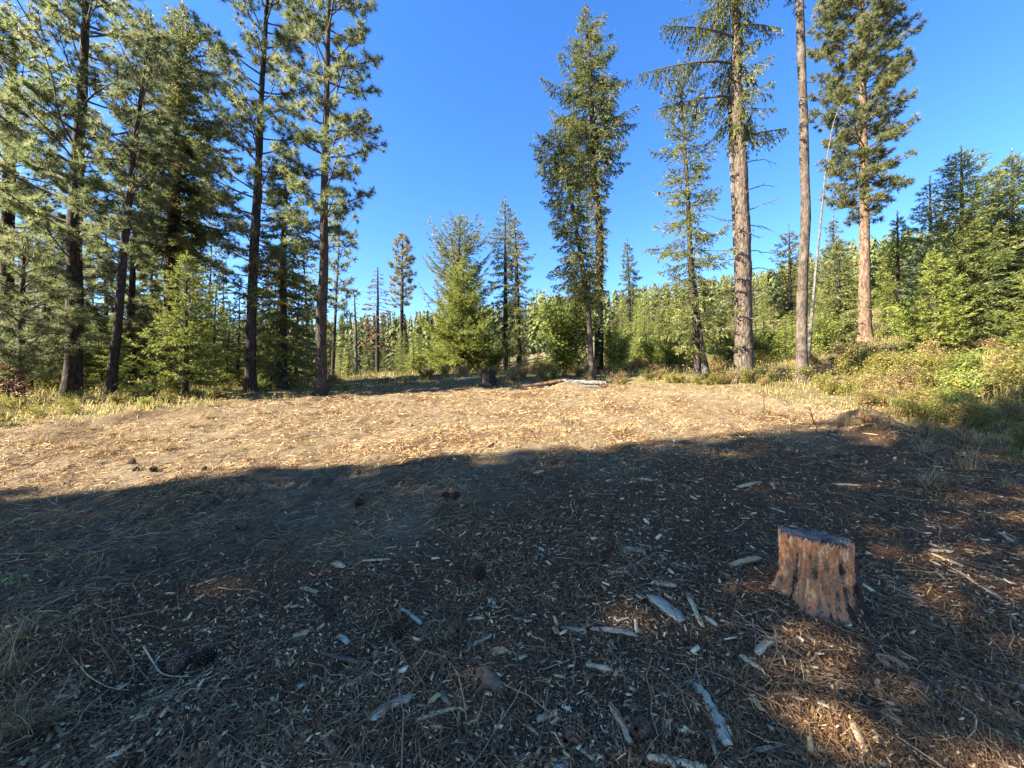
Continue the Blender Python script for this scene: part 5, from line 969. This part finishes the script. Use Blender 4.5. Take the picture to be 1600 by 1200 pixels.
def log(name, label, a, b_, r0, r1, mat, d0, d1, seed, lift=0.0):
    g = np.random.default_rng(seed); A = np.array(((a - 800) / F * d0, d0)); B = np.array(((b_ - 800) / F * d1, d1)); t = np.linspace(0, 1, 22); X = A[0] + (B[0] - A[0]) * t; Yy = A[1] + (B[1] - A[1]) * t + .05 * np.sin(t * 5); r = (r0 + (r1 - r0) * t) * (1 + .1 * vnoise(t * 8, t * 0 + seed, sc=1))
    z = np.interp(t, [0, 1], [gz1(X[0], Yy[0]), gz1(X[-1], Yy[-1])]); z = np.maximum(z, gz(X, Yy) - .05) + r * .7 + lift; P = np.stack([X, Yy, z], 1); c0 = P.mean(0); root = thing(name, label, 'log', c0)
    mb = MB(); mb.tube(P - c0, r, 14, .5); mb.obj('trunk', M[mat], root, smooth=True)
    mb = MB(); mb.tube(np.stack([P[0] - c0 - .02 * (P[1] - P[0]), P[0] - c0]), [r[0] * .9, r[0] * .99], 14, .8); mb.obj('broken_end', M[mat], root)
    for k in range(3):
        i = int(g.integers(4, 18)); o = norm(np.array((g.normal(), g.normal(), .8))); mb = MB(); mb.tube(np.stack([P[i] - c0, P[i] - c0 + o * r[i] * 1.9]), [.025, .012], 6, .5); mb.obj('branch_stub', M[mat], root)
M['log_pale'] = bark_mat('weathered_log', (0.090, 0.079, 0.068), (0.169, 0.150, 0.124), (0.237, 0.217, 0.185), scale=4, bump=.4)
M['log_red'] = bark_mat('rotten_red_log', (0.033, 0.020, 0.014), (0.093, 0.053, 0.031), (0.146, 0.093, 0.056), scale=4, bump=.6)
log('fallen_log', 'pale weathered log at the far edge of the field before the leafy bush', 872, 946, .085, .07, 'log_pale', 13.0, 12.7, 3, .06)
log('fallen_log', 'reddish rotten log at the far end of the pale weathered log', 938, 978, .06, .05, 'log_red', 12.5, 12.2, 4)
log('fallen_log', 'dark rotten log half sunk in the soil before the pale log', 800, 878, .05, .06, 'log_red', 12.9, 12.4, 5)
log('fallen_log', 'thin grey log lying behind the sunk dark rotten log', 850, 935, .06, .05, 'dead_wood', 12.6, 12.1, 6)
log('fallen_pole', 'thin bare pole at the foot of the clearing-edge pine', 468, 512, .03, .02, 'dead_wood', 11.2, 10.6, 7)
log('fallen_pole', 'second thin pole crossing at the foot of the clearing-edge pine', 482, 540, .025, .02, 'bark_dark', 10.7, 10.9, 8)

# dead upright stems, clods and debris
def stem(label, px, py, top, r, lean, seed):
    g = np.random.default_rng(seed); x, y = on_ground(px, py); z = gz1(x, y); H = (py - top) / F * y; t = np.linspace(0, 1, 8); P = np.stack([lean * H * t ** 1.5 + g.normal(0, .008, 8), 0 * t, H * t - .02], 1); root = thing('dead_sapling', label, 'sapling', (x, y, z))
    mb = MB(); mb.tube(P, r * (1 - .6 * t), 6, .3); mb.obj('stem', M['twig'], root)
    for k in range(6):
        i = int(g.integers(2, 7)); ph = g.uniform(0, 6.28); d = np.array((math.cos(ph), math.sin(ph), .7)); L = H * g.uniform(.15, .35); mb = MB(); mb.tube(np.stack([P[i], P[i] + d * L * .5, P[i] + d * L]), [r * .5, r * .35, r * .15], 4, .5); mb.obj('branch', M['twig'], root)
stem('thin dead sapling standing upright where the field meets the shaded soil', 1194, 647, 608, .014, .0, 3)
stem('crooked dead sapling leaning over the shaded soil beside the debris mound', 1276, 680, 636, .009, -.25, 4)
stem('short broken dead stem standing on the dark soil beyond the debris mound', 1520, 715, 692, .01, -.2, 5)
stem('weak dry stem in the sunny straw above the cones', 345, 722, 704, .005, .4, 6)
def clod(label, px, py, r, seed, n_=60):
    g = np.random.default_rng(seed); x, y = on_ground(px, py); z = gz1(x, y); mb = MB()
    for k in range(n_):
        c = g.normal(0, r * .45, 3) * np.array((1, .8, .4)); c[2] = abs(c[2]); o = unit(1, g)[0]; o[2] *= .5; L = r * g.uniform(.3, .9); mb.tube(np.stack([c - o * L / 2, c + g.normal(0, .01, 3), c + o * L / 2]), [r * .035, r * .05, r * .02], 4, g.uniform(0, .6))
    TH, PH = np.meshgrid(np.linspace(0, 6.283, 16, endpoint=False), np.linspace(0, 1.5, 7)); rr_ = r * .7 * (1 + .3 * vnoise(np.cos(TH) * 2, np.sin(TH) * 2, PH * 2, sc=.7, seed=seed)); V = np.stack([rr_ * np.cos(TH) * np.cos(PH), rr_ * np.sin(TH) * np.cos(PH), rr_ * .55 * np.sin(PH) - .02], -1); i = np.arange(6)[:, None] * 16; j = np.arange(16)[None]; k = (j + 1) % 16
    mb.add(V.reshape(-1, 3), np.stack([i + j, i + k, i + 16 + k, i + 16 + j], -1).reshape(-1, 4), .1); o = mb.obj('debris_clump', M['chip_litter'], None, label=label, category='debris clump'); o.location = (x, y, z)
clod('dark ragged clump of bark alone in the middle of the sunny field', 607, 660, .14, 1)
clod('dark debris clump on top of the shaded mound at the brush edge', 1362, 664, .2, 2, 110)
clod('dark root clump in the tan brush on the bank', 1395, 566, .55, 3, 160)
clod('small debris clump at the foot of the clearing-edge pine', 535, 622, .2, 4)
clod('dark clump on the shaded soil near the brush at the photo edge', 1500, 722, .2, 5, 90)

# tangled dry grass in the near corner
def tuft_mesh(seed, n_=110, L0=.2):
    g = np.random.default_rng(seed); mb = MB()
    for k in range(n_):
        ph = g.uniform(0, 6.28); o = np.array((math.cos(ph), math.sin(ph), 0)); q = np.array((-o[1], o[0], 0)); L = L0 * g.uniform(.5, 1.5); le = g.uniform(.2, 1.3); t = np.linspace(0, 1, 5); b_ = g.normal(0, .03, 3); b_[2] = 0
        P = b_ + o * (le * L * t ** 1.4)[:, None] + np.array((0, 0, 1)) * (L * (t - .55 * le * t ** 2))[:, None] + q * (g.normal(0, .04) * t ** 2)[:, None]; P[:, 2] = np.maximum(P[:, 2], .004)
        w = .0016 * (1 - .7 * t); V = np.concatenate([P - q * w[:, None], P + q * w[:, None]]); mb.add(V, [[i, i + 1, i + 6, i + 5] for i in range(4)], g.uniform(0, 1))
    return mb.mesh('grass_tuft', M['grass_dead'])
M['grass_dead'] = leaf_mat('dead_grass', [(0, (0.092, 0.058, 0.024)), (0.5, (0.290, 0.192, 0.081)), (1, (0.528, 0.372, 0.173))], 0.3)
TM = [tuft_mesh(1), tuft_mesh(2, 90, .26), tuft_mesh(3, 120, .16)]
gt = np.random.default_rng(14)
def tufts_at(n_, px0, px1, py0, py1, label, group, k0, k1):
    for k in range(n_):
        x, y = on_ground(gt.uniform(px0, px1), gt.uniform(py0, py1)); o = link('grass_tuft', TM[k % 3], None, (x, y, gz1(x, y) - .005), label=label, category='grass tuft', group=group); q_ = gt.uniform(k0, k1); o.scale = (q_ * 1.3, q_ * 1.3, q_); o.rotation_euler = (0, 0, gt.uniform(0, 6.28))
tufts_at(9, -60, 60, 950, 1190, 'dead tangled grass tuft in the near shaded corner', 'dead grass tufts in the near shaded corner', .4, .8)
tufts_at(12, 1200, 1460, 640, 685, 'dry grass tuft on the shaded soil at the brush edge', 'dry grass tufts along the brush edge', .7, 1.4)
tufts_at(16, 1430, 1640, 650, 770, 'pale grass tuft at the foot of the shaded brush near the photo edge', 'pale grass tufts at the foot of the shaded brush', .8, 1.6)
tufts_at(16, 60, 480, 640, 720, 'dry tuft in the sunny straw before the grove', 'dry tufts in the sunny straw before the grove', .6, 1.2)
def weed(label, px, py, n_, seed):
    g = np.random.default_rng(seed); x, y = on_ground(px, py); mb = MB(); C = np.concatenate([g.normal(0, .05, (n_, 2)), g.uniform(.01, .07, (n_, 1))], 1); D = unit(n_, g); D[:, 2] *= .3; D = norm(D); s_ = norm(np.cross(D, np.array((0, 0, 1.0)) + g.normal(0, .3, (n_, 3)))); L = g.uniform(.018, .035, (n_, 1))
    mb.add(np.stack([C, C + D * L * .5 + s_ * L * .32, C + D * L, C + D * L * .5 - s_ * L * .32], 1).reshape(-1, 3), np.arange(n_ * 4).reshape(n_, 4), g.uniform(.3, 1, n_)); mb.obj('weed', M['broadleaf'], None, kind='stuff', label=label, category='weed').location = (x, y, gz1(x, y))
weed('little green weed in the shade by the photo edge', 14, 912, 40, 1); weed('tiny green seedling up the slope from the little weed', 66, 884, 10, 2); weed('green weed patch in the sunny straw before the grove', 375, 702, 60, 3); weed('small green weed patch in the straw below the edge pine', 480, 694, 36, 4)

# ------------------------------------------------------------------ say of each repeated tree and shrub which one it is
MARKS = [(20, 'low pale-needled pine'), (110, 'thickest dark pine'), (175, 'leaning slim pine'), (290, 'small bright fir'), (392, 'open-crowned pine'), (502, 'edge pine'), (590, 'reddish dead conifer'), (640, 'slim single pine'), (722, 'broad bright fir'), (800, 'slender twin firs'), (886, 'leafy bush'),
         (985, 'lopsided small fir'), (1090, 'thin-crowned fir'), (1160, 'thick rough trunk'), (1253, 'mottled bare trunk'), (1350, 'orange-barked pine'), (1456, 'bluish fir'), (1510, 'dark-topped fir'), (1620, 'photo edge')]
NAMES = {'trees crowded behind the front grove': ('shadowy tree crowded behind the front grove', 'tallest'), 'low young conifers under the grove': ('low young conifer under the grove', 'tallest'), 'conifers of the distant middle wood': ('conifer of the distant wood', 'tallest'),
         'small bright conifers past the yellow grass': ('small bright conifer past the yellow grass', 'tallest'), 'bright young conifers of the sunny thicket': ('bright young conifer of the thicket', 'tallest'), 'conifers on the slope behind the thicket': ('conifer on the slope', 'tallest'), 'conifers of the bank thicket': ('green conifer of the bank thicket', 'tallest'),
         'yellow-green shrubs at the foot of the grove': ('yellow-green shrub at the grove foot', 'largest'), 'low shrubs in the grassy strip past the field': ('low shrub past the field', 'largest'), 'yellow and tan shrubs around the pale log': ('yellow or tan shrub past the field', 'largest'), 'leafy shrubs on the bank below the bright firs': ('leafy shrub on the bank', 'largest')}
ORD = ['', 'second ', 'third ', 'fourth ', 'fifth ', 'sixth ', 'seventh ', 'eighth ', 'ninth ', 'tenth ']
cells = {}
for o in COL.objects:
    if o.parent is None and o.get('group') in NAMES:
        px = 800 + F * o.location.x / o.location.y; mk = min(MARKS, key=lambda q: abs(q[0] - px))[1]
        hh = max((c.data.vertices[0].co.z if False else c.bound_box[6][2]) for c in o.children) * o.scale[2] / o.location.y
        cells.setdefault((o['group'], mk), []).append((-hh, o))
for (gr, mk), lst in cells.items():
    lst.sort(key=lambda q: q[0]); base, sup = NAMES[gr]
    for i, (_, o) in enumerate(lst):
        if len(lst) == 1: o['label'] = 'only %s near the %s' % (base, mk)
        elif i < 10: o['label'] = '%s%s %s near the %s' % (ORD[i], sup, base, mk)
        else: o['label'] = 'one of the smallest %s near the %s' % (base.replace('conifer', 'conifers').replace('shrub', 'shrubs').replace('tree ', 'trees '), mk)
